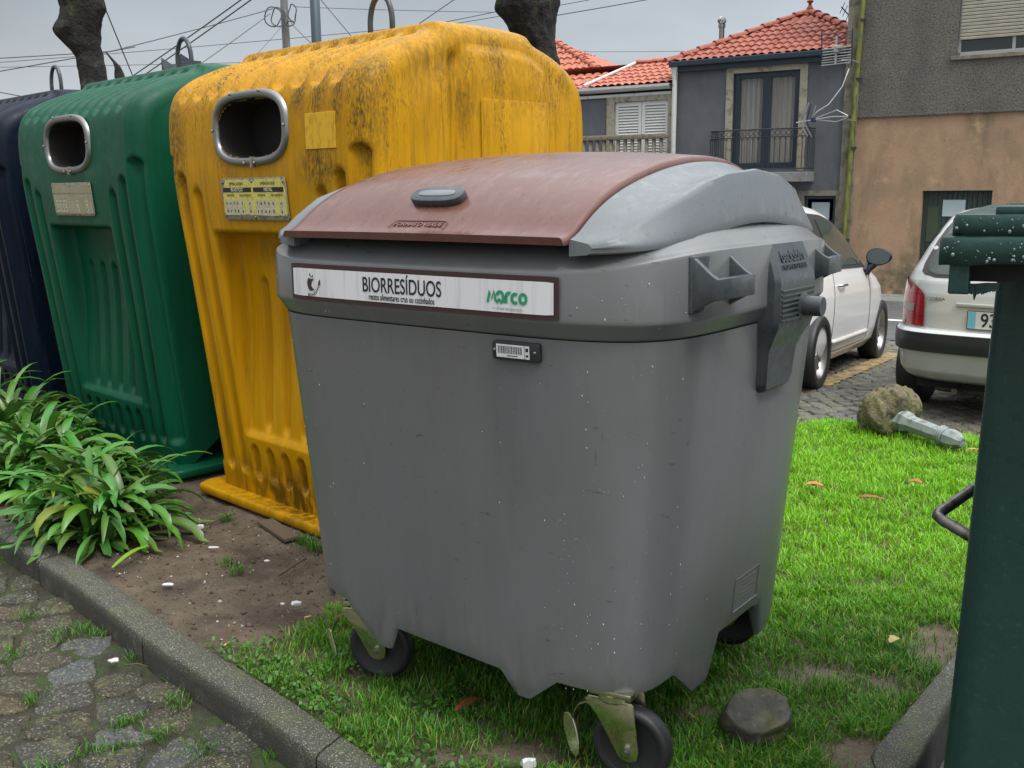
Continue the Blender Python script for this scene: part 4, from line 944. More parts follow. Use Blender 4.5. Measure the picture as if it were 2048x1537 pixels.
# torn rubber piece on top of the green container
def blob(name, pts, m_, label=None, cat=None, parent=None, jit=.01, sub=1):
    bm = bmesh.new()
    for c, r_ in pts:
        g = bmesh.ops.create_icosphere(bm, subdivisions=3, radius=1)
        for v in g['verts']:
            n_ = float(vnoise(v.co.x*2+c[0]*7, v.co.y*2+v.co.z*3+c[2]*5, 1.7, 5)); v.co = Vector((c[0]+v.co.x*r_[0]*(.75+.5*n_), c[1]+v.co.y*r_[1]*(.75+.5*n_), c[2]+v.co.z*r_[2]*(.75+.5*n_)))
    mb = MB(); mb.bm(bm); return tag(mb.build(name, m_, parent, smooth=True), label, cat)
gp = lambda x, v, z: CO+CU*x+CV*v+Vector((0, 0, z))
def saddle():
    mb = MB(); V = []; n_ = 28; P_ = []
    for k in range(n_+1):
        t = k/n_; x = -2.44+(t)*.215-.045; zt = 2.075+.020*sin(t*9)+.085*max(0, 1-t/.10)+.075*max(0, (t-.72)/.28)+.012*random.random()
        P_.append((x, zt))
    for x, zt in P_:
        for v in (.50, .56, .62):
            p = gp(x, v, 1.99); V.append(tuple(p)); p = gp(x, v, zt-(.03 if v != .50 else 0)); V.append(tuple(p))
    Fc = []
    for i in range(n_):
        a = i*6; b = a+6
        Fc += [(a, b, b+1, a+1), (a+1, b+1, b+3, a+3), (a+3, b+3, b+5, a+5), (a+5, b+5, b+4, a+4)]
    Fc += [(0, 1, 3, 5, 4, 2), tuple(n_*6+q for q in (0, 2, 4, 5, 3, 1))]
    mb.add(V, Fc); return mb.build('torn_cover', mat('torn black rubber', (.035, .045, .055), .5, bumps=[(40, .6, .01)]), None, auto=40)
tag(saddle(), 'torn dark rubber cover lying under the lifting loop of the green container', 'rubber cover')

# ------------------------------------------------------------------ agapanthus plants
m_leaf = mat('strap leaf', (1, 1, 1), .34, attr='tint', transl=.15, layers=[dict(c=(.25, .5, .25), s=(60, 60, 60), lo=.6, hi=.8, b='MULTIPLY', k=.3)])
def plant(cx, cy, R, H, n, label, seed):
    r = random.Random(seed); V = []; Fc = []; C = []
    for i in range(n):
        az = r.uniform(0, 2*pi); L = H*r.uniform(.65, 1.25); up_ = r.uniform(.25, 1.25)*(1 if r.random() < .8 else .4); wd_ = r.uniform(.010, .017)
        b = Vector((cx+R*.42*r.gauss(0, 1)*.6, cy+R*.42*r.gauss(0, 1)*.6, -.01)); el_ = r.uniform(.75, 1.45) if up_ > .5 else r.uniform(.3, .9)
        d = Vector((cos(az), sin(az), 0)); sd_ = Vector((-d.y, d.x, 0)); tw = r.uniform(-.5, .5); p = b.copy(); ang = el_; N = 13; o = len(V); bend = r.uniform(1.5, 3.2)
        dead = r.random() < .03; low = el_ < .7
        base = (.20, .24, .03) if dead else (.045+.04*r.random(), .135+.09*r.random(), .018+.016*r.random())
        if r.random() < .05: base = (.10, .19, .025)
        side = r.uniform(-.25, .25)
        for k in range(N):
            t = k/(N-1); w__ = wd_*(.55+.75*sin(min(1, t*1.5+.15)*pi*.5))*(1-max(0, (t-.78)/.22)**1.8*.88)
            nr = Vector((-d.x*sin(ang), -d.y*sin(ang), cos(ang))); s2 = (sd_*cos(tw)+nr*sin(tw)).normalized(); fold = nr*w__*.35
            V += [tuple(p-s2*w__+fold), tuple(p-nr*.000), tuple(p+s2*w__+fold)]
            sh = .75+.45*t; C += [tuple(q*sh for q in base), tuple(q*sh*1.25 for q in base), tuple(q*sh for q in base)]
            st_ = L/(N-1); dirv = d*cos(ang)+Vector((0, 0, sin(ang))); p = p+dirv*st_+sd_*side*st_*t; ang -= bend*(t**1.2)*2.2/(N-1)
            if p.z < .004+.02*r.random(): p.z = .006; ang = max(ang, -.02)
        for k in range(N-1):
            for q in (0, 1): a = o+k*3+q; Fc.append((a, a+1, a+4, a+3))
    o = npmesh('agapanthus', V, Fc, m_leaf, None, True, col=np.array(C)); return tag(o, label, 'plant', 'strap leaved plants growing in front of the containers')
PL = [(-1.72, 4.06, .18, .38, 100, 'strap leaved agapanthus clump nearest the kerb, at the right end of the row'),
      (-1.92, 4.46, .19, .42, 80, 'agapanthus clump against the front of the green container, beside the yellow base'),
      (-1.93, 4.26, .17, .40, 65, 'agapanthus clump at the kerb, left of the nearest one'),
      (-2.32, 4.80, .20, .46, 75, 'middle agapanthus clump in front of the green container ledge'),
      (-2.52, 5.00, .20, .46, 60, 'agapanthus clump below the left corner of the green container'),
      (-2.75, 5.35, .24, .56, 70, 'agapanthus clump in front of the blue container, cut by the left edge'),
      (-2.40, 4.66, .15, .36, 45, 'small agapanthus clump hanging over the kerb at the left edge'),
      (-3.30, 5.85, .24, .55, 60, 'farthest agapanthus clump beside the blue container')]
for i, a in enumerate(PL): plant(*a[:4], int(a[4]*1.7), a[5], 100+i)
# bent yellow leaf blades lying on the kerb side
def lone_leaf(name, p, az, L, w_, colr, label, cat):
    d = Vector((cos(az), sin(az), 0)); s2 = Vector((-d.y, d.x, 0)); V = []; N = 9
    for k in range(N):
        t = k/(N-1); q = p+d*L*t+Vector((0, 0, .02*sin(pi*t)+.004)); ww = w_*(sin(pi*(t*.86+.08))**.7); V += [tuple(q-s2*ww+Vector((0, 0, ww*.4))), tuple(q), tuple(q+s2*ww+Vector((0, 0, ww*.4)))]
    o = npmesh(name, V, [(k*3+q, k*3+q+1, k*3+q+4, k*3+q+3) for k in range(N-1) for q in (0, 1)], m_leaf, None, col=np.tile(np.array([colr]), (len(V), 1))); return tag(o, label, cat)
lone_leaf('strap_leaf', Vector((-2.13, 4.10, .012)), .9, .20, .008, (.45, .46, .04), 'yellowed strap leaf lying across the kerb at the left edge', 'leaf')
lone_leaf('strap_leaf', Vector((-1.54, 3.64, .01)), 1.25, .26, .013, (.22, .42, .03), 'bright green strap leaf pointing down to the kerb joint', 'leaf')

# ------------------------------------------------------------------ houses (frame: x along the facade, y back, z up)
HYAW = math.atan2(-.528, .849)
def house(name, x0, label, cat='house'):
    p = HO+HU*x0; return empty(name, (p.x, p.y, -.60), HYAW, label, cat)
ZB = -.60
def hz(z): return z-ZB
m_conc = mat('rough grey render', (.135, .125, .110), .95, layers=[dict(c=(.17, .165, .14), s=26, lo=.5, hi=.66, d=6), dict(c=(.055, .055, .048), s=(1.2, 1.2, .9), lo=.45, hi=.75, k=.75), dict(c=(.05, .048, .042), s=34, lo=.52, hi=.64), dict(c=(.20, .17, .12), s=3, lo=.6, hi=.75, k=.5)], bumps=[(30, .9, .02, 6)])
m_oran = mat('stained orange render', (.37, .235, .145), .85, layers=[dict(c=(.28, .19, .115), s=(2.2, 2.2, 1.3), lo=.42, hi=.62, d=6), dict(c=(.10, .085, .05), s=(1.5, 1.5, .55), lo=.52, hi=.72, d=6, k=.85), dict(c=(.42, .28, .16), s=4, lo=.56, hi=.7), dict(c=(.09, .09, .05), s=7, lo=.42, hi=.62, z=(.95, .35), k=.9), dict(c=(.16, .11, .06), s=22, lo=.60, hi=.72)], bumps=[(14, .4, .01), (60, .3, .004)])
m_slate = mat('blue grey plaster', (.105, .112, .125), .8, layers=[dict(c=(.085, .092, .10), s=3, lo=.4, hi=.7), dict(c=(.13, .135, .145), s=(14, 14, 3), lo=.5, hi=.7, k=.5)], bumps=[(40, .25, .004)])
m_gran = mat('granite surround', (.30, .27, .20), .75, layers=[dict(c=(.40, .37, .30), s=60, lo=.5, hi=.65), dict(c=(.14, .12, .08), s=9, lo=.5, hi=.7)], bumps=[(70, .3, .004)])
m_gran2 = mat('stained granite pilaster', (.19, .17, .13), .85, layers=[dict(c=(.28, .25, .19), s=50, lo=.5, hi=.65), dict(c=(.10, .10, .06), s=6, lo=.45, hi=.65)], bumps=[(50, .5, .006)])
m_tile = mat('terracotta tiles', (.30, .062, .032), .6, layers=[dict(c=(.36, .11, .06), s=(9, 9, 9), lo=.45, hi=.65), dict(c=(.22, .05, .03), s=16, lo=.5, hi=.68), dict(c=(.12, .05, .035), s=40, lo=.62, hi=.72)], bumps=[(60, .2, .003)])
m_tileb = mat('brighter terracotta tiles', (.42, .115, .06), .6, layers=[dict(c=(.48, .18, .11), s=9, lo=.45, hi=.65), dict(c=(.34, .08, .045), s=16, lo=.52, hi=.68)], bumps=[(60, .2, .003)])
m_navy = mat('dark blue lacquer', (.018, .030, .045), .3)
m_iron = mat('wrought iron', (.02, .024, .03), .4)
m_whitep = mat('white gutter paint', (.55, .57, .55), .45, layers=[dict(c=(.35, .35, .3), s=12, lo=.55, hi=.7)])
m_shut = mat('white shutter', (.62, .62, .60), .5)
m_roller = mat('beige roller shutter', (.36, .34, .27), .55, layers=[dict(c=(.26, .25, .19), s=(4, 4, 40), lo=.45, hi=.65)])
m_alu = mat('aluminium frame', (.38, .38, .37), .4, metal=.4)
m_glass = mat('dark window glass', (.02, .022, .025), .06, spec=.8)
m_curt = mat('beige curtain', (.46, .37, .32), .85)
m_pipeg = mat('mossy drainpipe', (.13, .15, .022), .6, layers=[dict(c=(.20, .19, .05), s=(14, 14, 3), lo=.45, hi=.6), dict(c=(.05, .06, .02), s=(20, 20, 5), lo=.52, hi=.66)])
m_gdoor = mat('weathered green door', (.020, .038, .030), .55, layers=[dict(c=(.035, .055, .045), s=(30, 30, 2), lo=.45, hi=.65), dict(c=(.05, .08, .05), s=(12, 12, 3), lo=.55, hi=.7)])
m_terr = mat('mossy concrete railing', (.20, .175, .13), .9, layers=[dict(c=(.11, .10, .07), s=14, lo=.45, hi=.65), dict(c=(.28, .25, .19), s=30, lo=.55, hi=.7)], bumps=[(30, .5, .01)])

def facade(mb, x0, x1, z0, z1, ops, depth=.16, y=0., step=None):
    xs = sorted(set([x0, x1]+[a for o in ops for a in o[:2] if x0 < a < x1])); zs = sorted(set([z0, z1]+[a for o in ops for a in o[2:4] if z0 < a < z1]))
    for a, b in zip(xs[:-1], xs[1:]):
        for c, d in zip(zs[:-1], zs[1:]):
            if any(o[0] <= a+1e-6 and b <= o[1]+1e-6 and o[2] <= c+1e-6 and d <= o[3]+1e-6 for o in ops): continue
            mb.add([(a, y, c), (b, y, c), (b, y, d), (a, y, d)], [(0, 1, 2, 3)])
    for o in ops:
        a, b, c, d = o[:4]
        mb.add([(a, y, c), (a, y+depth, c), (a, y+depth, d), (a, y, d)], [(0, 1, 2, 3)]); mb.add([(b, y, c), (b, y, d), (b, y+depth, d), (b, y+depth, c)], [(0, 1, 2, 3)])
        mb.add([(a, y, d), (a, y+depth, d), (b, y+depth, d), (b, y, d)], [(0, 1, 2, 3)]); mb.add([(a, y, c), (b, y, c), (b, y+depth, c), (a, y+depth, c)], [(0, 1, 2, 3)])
def shell_box(mb, x0, x1, y0, y1, z0, z1, front=False):
    V = [(x0, y0, z0), (x1, y0, z0), (x1, y1, z0), (x0, y1, z0), (x0, y0, z1), (x1, y0, z1), (x1, y1, z1), (x0, y1, z1)]
    F_ = [(1, 2, 6, 5), (2, 3, 7, 6), (3, 0, 4, 7), (4, 5, 6, 7)]
    if front: F_.append((0, 1, 5, 4))
    mb.add(V, F_)
def tiles(name, P, ex, ey, poly, m_, parent, tw=.21, th=.34, amp=.035, step_=.035):
    """tiled plane: P origin, ex along the eave, ey up the slope (unit), poly in that plane"""
    P = Vector(P); ex = Vector(ex).normalized(); ey = Vector(ey).normalized(); n_ = ex.cross(ey)
    px = [p[0] for p in poly]; py = [p[1] for p in poly]; g = .035
    us = np.arange(min(px), max(px)+g, g); vs = np.unique(np.round(np.concatenate([np.arange(min(py), max(py)+th, th/6), np.arange(min(py), max(py)+th, th)-.006]), 4))
    U, Vv = np.meshgrid(us, vs, indexing='ij')
    fr = np.mod(Vv-min(py), th)/th; row = np.floor((Vv-min(py))/th)
    ph = np.mod(U, tw)/tw; hgt = amp*np.sqrt(np.clip(1-((ph-.5)/.36)**2, 0, 1)) - amp*.35*(np.abs(ph-.5) > .36)
    hgt = hgt + step_*(1-fr)+.004*(vnoise(U/tw, row, 1.0, 9)-.5)*2
    def inside(x, y):
        c = np.zeros_like(x, bool); j = len(poly)-1
        for i in range(len(poly)):
            xi, yi = poly[i]; xj, yj = poly[j]
            with np.errstate(divide='ignore', invalid='ignore'): c ^= ((yi > y) != (yj > y)) & (x < (xj-xi)*(y-yi)/((yj-yi) if yj != yi else 1e-9)+xi)
            j = i
        return c
    Q = np.array(P)[None, None]+U[..., None]*np.array(ex)+Vv[..., None]*np.array(ey)+hgt[..., None]*np.array(n_)
    f = grid_faces(len(us), len(vs)); Uf, Vf = U.ravel(), Vv.ravel(); cx = Uf[f].mean(1); cy = Vf[f].mean(1); f = f[inside(cx, cy)]
    u_, inv = np.unique(f, return_inverse=True); Vt = [tuple(q) for q in Q.reshape(-1, 3)[u_]]; Ft = [tuple(q) for q in inv.reshape(-1, 4)]
    nb = len(Vt); Vt += [tuple(P+ex*p[0]+ey*p[1]-n_*.02) for p in poly]; Ft.append(tuple(nb+i for i in range(len(poly))))
    o = npmesh(name, Vt, Ft, m_, parent, True); autosmooth(o, 40); return o
def ridge(name, a, b, m_, parent, r_=.085, n_=None):
    a, b = Vector(a), Vector(b); L = (b-a).length; n_ = n_ or max(2, int(L/.36)); mb = MB(); d = (b-a).normalized(); s_ = d.cross(Vector((0, 0, 1))).normalized(); u_ = s_.cross(d)
    for k in range(n_):
        p = a+d*L*k/n_; q = a+d*L*(k+1.12)/n_; o = []
        V = []
        for c, rr, lift in ((p, r_*1.18, .02), (q, r_*.92, .0)):
            for j in range(9): t = pi*j/8; V.append(tuple(c+s_*cos(t)*rr+u_*(sin(t)*rr*.8+lift-.02)))
        V.append(tuple(p+u_*(-.02)));
        mb.add(V, [(j, j+1, 10+j, 9+j) for j in range(8)]+[(j+1, j, 18) for j in range(8)])
    return mb.build(name, m_, parent, auto=40)
def finial(base, h, parent, m_):
    mb = MB(); mb.lathe([(.075, 0), (.07, .08*h), (.035, .22*h), (.03, .36*h), (.065, .42*h), (.07, .47*h), (.03, .54*h), (.022, .62*h), (.035, .66*h), (.015, .72*h), (.004, h)], 14, Matrix.Translation(base)); return mb.build('finial', m_, parent, smooth=True)

# --- house with orange lower wall
oh = house('orange_house', -1.0, 'house with stained orange lower wall and rough grey render above')
X = lambda x: x+1.0
mb = MB(); facade(mb, X(-1.06), X(7), hz(2.70), hz(7.5), [(X(.66), X(2.6), hz(3.63), hz(5.1))], .22, -.03); shell_box(mb, X(-1.06), X(7), -.03, 6, hz(2.70), hz(7.5)); uw = mb.build('upper_wall', m_conc, oh)
ub = MB(); ub.box(X(-1.06), X(7), -.05, .0, hz(2.675), hz(2.715), .006); ub.build('wall_edge', m_conc, oh)
mb = MB(); facade(mb, X(-1.06), X(7), 0, hz(2.70), [(X(.26), X(1.39), 0, hz(1.38))], .25, 0.); shell_box(mb, X(-1.06), X(7), 0, 6, 0, hz(2.70)); mb.build('lower_wall', m_oran, oh)
mb = MB(); mb.box(X(-1.18), X(-.93), -.06, .02, 0, hz(7.4), .01); mb.build('corner_pilaster', m_gran2, oh)
# roller shutter window
wn = MB(); x0, x1 = X(.66), X(2.6)
for a, b, c, d in ((x0, x1, hz(3.63), hz(3.70)), (x0, x0+.05, hz(3.63), hz(5.1)), (x1-.05, x1, hz(3.63), hz(5.1)), (x0+.84, x0+.89, hz(3.70), hz(3.92))): wn.box(a, b, .06, .11, c, d, .004)
wf = wn.build('window_frame', m_alu, oh)
g_ = MB(); g_.box(x0+.03, x1-.03, .085, .095, hz(3.66), hz(5.05)); g_.build('window_pane', m_glass, wf)
rs_ = MB(); k = 0; z = hz(3.895)
while z < hz(5.08): rs_.prism([(-.0, 0), (-.012, .008), (-.013, .040), (-.002, .052), (.012, .052), (.012, 0)], x0+.03, x1-.03, Matrix(((0, 0, 1, 0), (1, 0, 0, .035), (0, 1, 0, z), (0, 0, 0, 1)))); z += .056
rs_.build('roller_shutter', m_roller, oh, auto=40)
sl_ = MB(); sl_.box(x0-.08, x1+.08, -.075, .07, hz(3.565), hz(3.632), .008); sl_.build('window_sill', m_gran2, oh)
dr_ = MB(); xa, xb_ = X(.26), X(1.39); n_ = 14
for k in range(n_): dr_.box(xa+(xb_-xa)*k/n_+.004, xa+(xb_-xa)*(k+1)/n_-.004, .14, .17, 0, hz(1.375), .004)
dr_.box(xa, xb_, .155, .165, 0, hz(1.37)); do_ = dr_.build('door', m_gdoor, oh)
pn_ = MB(); pn_.box(xa+.33, xa+.70, .125, .138, hz(.93), hz(1.22), .003); pn_.build('door_notice', mat('pale blue sheet', (.42, .50, .52), .35), do_)
p2_ = MB(); p2_.box(xa+.08, xa+.27, .128, .1375, hz(.48), hz(1.10), .003); p2_.build('door_grille', mat('greened glass', (.05, .07, .04), .3), do_)
# mossy drainpipe
dp = MB(); dp.tube([(X(-.90), -.12, hz(7.4)), (X(-.92), -.12, hz(4.7)), (X(-.97), -.12, hz(3.0)), (X(-1.02), -.12, hz(.9)), (X(-1.03), -.12, hz(-.5))], .045, 12)
tag(dp.build('drainpipe', m_pipeg, oh, smooth=True), None)
for z in (4.35, 3.35, 2.15, .5):
    xx = -.90-.06*(4.7-z)/3.0*.9-.01; c_ = MB(); c_.lathe([(.052, -.02), (.052, .02)], 14, Matrix.Translation((X(xx), -.12, hz(z)))); c_.box(X(xx)-.05, X(xx)+.05, -.09, -.05, hz(z)-.015, hz(z)+.015); c_.build('pipe_clip', m_iron, oh)

# --- slate grey house
gh = house('grey_house', -4.47, 'blue grey plastered house with balcony door and red pyramid tile roof')
X = lambda x: x+4.47
mb = MB(); facade(mb, X(-4.47), X(-1.14), hz(1.40), hz(3.80), [(X(-3.28), X(-2.00), hz(1.80), hz(3.60))], .16, 0); shell_box(mb, X(-4.47), X(-1.14), 0, 4.6, hz(1.40), hz(3.80)); mb.build('upper_wall', m_slate, gh)
mb = MB(); facade(mb, X(-4.47), X(-1.14), 0, hz(1.40), [(X(-1.83), X(-1.24), 0, hz(1.30))], .2, -.015); shell_box(mb, X(-4.47), X(-1.14), -.015, 4.6, 0, hz(1.40)); mb.build('lower_wall', m_gran2, gh)
df = MB(); 
for a, b, c, d in ((-1.83, -1.24, 1.24, 1.30), (-1.83, -1.77, -.6, 1.24), (-1.30, -1.24, -.6, 1.24)): df.box(X(a), X(b), .05, .12, hz(c), hz(d), .006)
df.box(X(-1.77), X(-1.30), .075, .10, 0, hz(.80)); df.box(X(-1.77), X(-1.30), .072, .105, hz(.75), hz(.85)); d1 = df.build('street_door', m_navy, gh)
dg_ = MB(); dg_.box(X(-1.70), X(-1.37), .08, .09, hz(.85), hz(1.18)); dg_.build('door_pane', mat('pale pane', (.35, .42, .45), .1, spec=.7), d1)
fr2 = MB()
for a, b, c, d in ((-3.42, -3.28, 1.76, 3.74), (-2.00, -1.86, 1.76, 3.74), (-3.28, -2.00, 3.60, 3.74)): fr2.box(X(a), X(b), -.035, .03, hz(c), hz(d), .006)
fr2.build('stone_surround', m_gran, gh)
fd = MB()
for a, b, c, d in ((-3.28, -3.17, 1.80, 3.60), (-2.11, -2.00, 1.80, 3.60), (-3.17, -2.11, 3.50, 3.60), (-3.17, -2.11, 1.80, 1.93), (-2.72, -2.56, 1.93, 3.50)): fd.box(X(a), X(b), .04, .11, hz(c), hz(d), .01)
bd = fd.build('balcony_door', m_navy, gh)
for a, b in ((-3.17, -2.72), (-2.56, -2.11)):
    p_ = MB(); p_.box(X(a), X(b), .078, .084, hz(1.93), hz(3.50)); gm = mat('clear pane', (.9, .95, .95), .03, trans=.96, spec=.6); p_.build('pane', gm, bd)
    cu_ = MB(); n_ = 70; V = []
    for k in range(n_+1):
        t = k/n_; x = X(a)-.02+(b-a+.04)*t; y = .20+.028*sin(t*28+a)+.012*sin(t*61+2)
        V += [(x, y, hz(1.86)), (x, y*.98+.004, hz(3.52))]
    cu_.add(V, [(2*k, 2*k+2, 2*k+3, 2*k+1) for k in range(n_)]); cu_.build('curtain', m_curt, bd, smooth=True)
rm_ = MB(); rm_.box(X(-3.4), X(-1.9), .4, .42, hz(1.7), hz(3.7)); rm_.build('room_back', m_dark, gh)
bs = MB(); bs.box(X(-3.56), X(-1.66), -.48, .0, hz(1.56), hz(1.74), .012); bs.build('balcony_slab', mat('balcony slab', (.22, .22, .22), .8, layers=[dict(c=(.15, .15, .14), s=6, lo=.45, hi=.65)]), gh)
def railing():
    mb = MB(); y = -.45; zt, zb = hz(2.52), hz(1.80)
    segs = [((X(-3.54), -.02), (X(-3.54), y)), ((X(-3.54), y), (X(-1.68), y)), ((X(-1.68), y), (X(-1.68), -.02))]
    for (a, b) in segs:
        a = Vector((*a, 0)); b = Vector((*b, 0)); L = (b-a).length; d = (b-a).normalized()
        for z, r_ in ((zt, .014), (zt-.14, .009), (zb, .012)): mb.tube([a+Vector((0, 0, z)), b+Vector((0, 0, z))], r_, 6)
        n_ = max(2, round(L/.105))
        for k in range(n_+1): p = a+d*L*k/n_; mb.tube([p+Vector((0, 0, zb)), p+Vector((0, 0, zt-.14))], .0075, 5)
        for k in range(n_):
            c = a+d*L*(k+.5)/n_+Vector((0, 0, zt-.07)); mb.tube([c+d*cos(t)*.045+Vector((0, 0, sin(t)*.045)) for t in np.linspace(0, 2*pi, 11)], .006, 4)
            c2 = c+Vector((0, 0, -.12)); mb.tube([c2+d*cos(t)*.04+Vector((0, 0, sin(t)*.05)) for t in np.linspace(0, pi, 7)], .005, 4)
    return mb.build('balcony_railing', m_iron, gh)
railing()
gt = MB(); gt.box(X(-4.55), X(-1.15), -.20, -.04, hz(3.79), hz(3.90), .02); gt.box(X(-4.50), X(-1.15), -.10, .0, hz(3.70), hz(3.80), .0); gt.build('eave_gutter', m_navy, gh)
pk = Vector((X(-2.50), 2.15, hz(4.93))); A = Vector((X(-4.62), -.17, hz(3.88))); B = Vector((X(-.38), -.17, hz(3.88))); ev = B-A; mid_ = Vector((pk.x, A.y, A.z)); slope = (pk-mid_); Ls = slope.length
RX = X(-1.10)
rf = tiles('roof', A, (1, 0, 0), slope, [(0, 0), (RX-A.x, 0), (RX-A.x, Ls*(B.x-RX)/(B.x-pk.x)), (pk.x-A.x, Ls)], m_tile, gh, tw=.155, th=.29, amp=.027, step_=.028)
BK = Vector((A.x, 4.5, A.z)); BR = Vector((B.x, 4.5, B.z))
s3 = pk-Vector((A.x, pk.y, A.z)); tiles('roof', BK, (0, -1, 0), s3, [(0, 0), (4.67, 0), (BK.y-pk.y, s3.length)], m_tile, gh)
for c in (A, B.lerp(pk, (B.x-RX)/(B.x-pk.x))): ridge('ridge_tiles', c+Vector((0, 0, .02)), pk+Vector((0, 0, .04)), m_tile, rf)
finial(pk+Vector((0, 0, .06)), .36, rf, m_tile)
fl_ = MB(); fx = Vector((X(-3.98), 1.15, hz(4.05))); fl_.lathe([(.055, 0), (.055, .62)], 18, Matrix.Translation(fx)); fl_.lathe([(.072, .60), (.072, .66)], 18, Matrix.Translation(fx)); fu = fl_.build('chimney_flue', m_steel, rf, auto=40)
tu = MB()
for k in range(16):
    a = 2*pi*k/16; tu.tube([fx+Vector((cos(a+.5*t)*.085*sin(pi*(.12+.80*t)), sin(a+.5*t)*.085*sin(pi*(.12+.80*t)), .66+.15*t)) for t in np.linspace(0, 1, 6)], .008, 4)
tu.lathe([(.03, .80), (.0, .825)], 12, Matrix.Translation(fx)); tu.build('flue_cowl', m_steel, fu)
wp = MB(); wp.tube([(X(-4.45), -.10, hz(3.62)), (X(-4.46), -.10, hz(0))], .050, 12); wp.lathe([(.055, 3.60), (.07, 3.70), (.095, 3.80), (.10, 3.86), (.09, 3.86)], 4, Matrix.Translation((X(-4.45), -.10, hz(0))) @ Matrix.Rotation(pi/4, 4, 'Z')); tag(wp.build('white_downpipe', m_whitep, gh, auto=40))

# --- white shuttered house
wh_ = house('shuttered_house', -4.53, 'low grey house with white shutters and white gutter left of the balcony house')
X = lambda x: x+4.53
mb = MB(); facade(mb, X(-9.5), X(-4.53), 0, hz(3.36), [(X(-5.80), X(-4.62), hz(1.6), hz(3.20))], .12, .02); shell_box(mb, X(-9.5), X(-4.53), .02, 5, 0, hz(3.36)); mb.build('wall', m_slate, wh_)
wf_ = MB()
for a, b, c, d in ((-5.98, -5.80, 1.5, 3.34), (-4.62, -4.53, 1.5, 3.34), (-5.80, -4.62, 3.20, 3.34)): wf_.box(X(a), X(b), -.02, .06, hz(c), hz(d), .005)
wf_.build('stone_surround', m_gran, wh_)
sh = MB()
for a, b in ((-5.80, -5.215), (-5.205, -4.62)):
    for q in ((a, a+.07, 1.6, 3.2), (b-.07, b, 1.6, 3.2), (a+.07, b-.07, 3.11, 3.2), (a+.07, b-.07, 1.6, 1.70)): sh.box(X(q[0]), X(q[1]), .03, .07, hz(q[2]), hz(q[3]), .004)
shf = sh.build('shutter_frame', m_shut, wh_)
la = MB(); z = 1.71
while z < 3.10:
    for a, b in ((-5.73, -5.285), (-5.135, -4.69)):
        la.add([(X(a), .068, hz(z+.05)), (X(b), .068, hz(z+.05)), (X(b), .036, hz(z)), (X(a), .036, hz(z)), (X(a), .074, hz(z+.044)), (X(b), .074, hz(z+.044)), (X(b), .042, hz(z-.006)), (X(a), .042, hz(z-.006))], [(3, 2, 1, 0), (4, 5, 6, 7), (0, 4, 7, 3), (1, 2, 6, 5), (2, 3, 7, 6)])
    z += .056
la.build('shutter_slats', m_shut, shf)
gw = MB(); gw.prism([(-.0, 0), (-.10, .01), (-.15, .05), (-.155, .10), (-.14, .10), (.0, .10)], X(-8.5), X(-4.55), Matrix(((0, 0, 1, 0), (1, 0, 0, -.02), (0, 1, 0, hz(3.40)), (0, 0, 0, 1)))); gw.box(X(-8.5), X(-4.55), -.03, .03, hz(3.30), hz(3.36), .006); gw.build('gutter', m_whitep, wh_, auto=40)
e0 = Vector((X(-8.6), -.15, hz(3.50))); sv_ = Vector((0, 1.75, .62)); L_ = sv_.length
r2 = tiles('roof', e0, (1, 0, 0), sv_, [(2.15, 0), (4.10, 0), (4.10, L_), (2.55, L_)], m_tileb, wh_, tw=.16, th=.30, amp=.027, step_=.028)
vl = Vector((X(-6.45), -.15, hz(3.50))); fl2 = MB(); fl2.tube([vl+Vector((0, 0, .05)), Vector((X(-6.05), 1.6, hz(4.17)))], .035, 8); fl2.build('roof_flashing', m_whitep, r2)
ridge('ridge_tiles', (X(-6.05), 1.6, hz(4.16)), (X(-4.50), 1.6, hz(4.17)), m_tileb, r2, .08)
tiles('roof', (X(-8.6), -.1, hz(3.42)), (1, 0, 0), (0, 1.75, .55), [(0, 0), (2.2, 0), (2.6, 1.8), (0, 1.8)], m_tileb, wh_)
rb_ = MB(); rb_.add([(X(-8.6), 1.6, hz(4.14)), (X(-4.53), 1.6, hz(4.14)), (X(-4.53), 5, hz(3.3)), (X(-8.6), 5, hz(3.3))], [(0, 1, 2, 3)]); rb_.build('roof', m_tileb, wh_)
# terrace railing of round concrete posts
tr_ = empty('terrace_railing', tuple(HO+HU*-6.5+HV*-.5+Vector((0, 0, ZB))), HYAW, 'weathered concrete railing of upright posts in front of the white shutters', 'railing')
tr_rail = MB(); tr_rail.box(.0, 2.10, -.07, .07, hz(2.42), hz(2.52), .02); tr_rail.build('top_rail', m_terr, tr_, auto=40)
for k in range(13):
    b_ = MB(); x = .10+k*.155; b_.tube([(x, 0, hz(1.62)), (x, 0, hz(2.0)), (x, 0, hz(2.43))], [.042, .046, .04], 8); b_.build('post', m_terr, tr_, smooth=True)
bt_ = MB(); bt_.box(.0, 2.12, -.10, .45, hz(1.40), hz(1.62), .01); bt_.box(.0, 2.12, -.05, .45, 0, hz(1.40)); bt_.build('parapet', m_terr, tr_, auto=40)
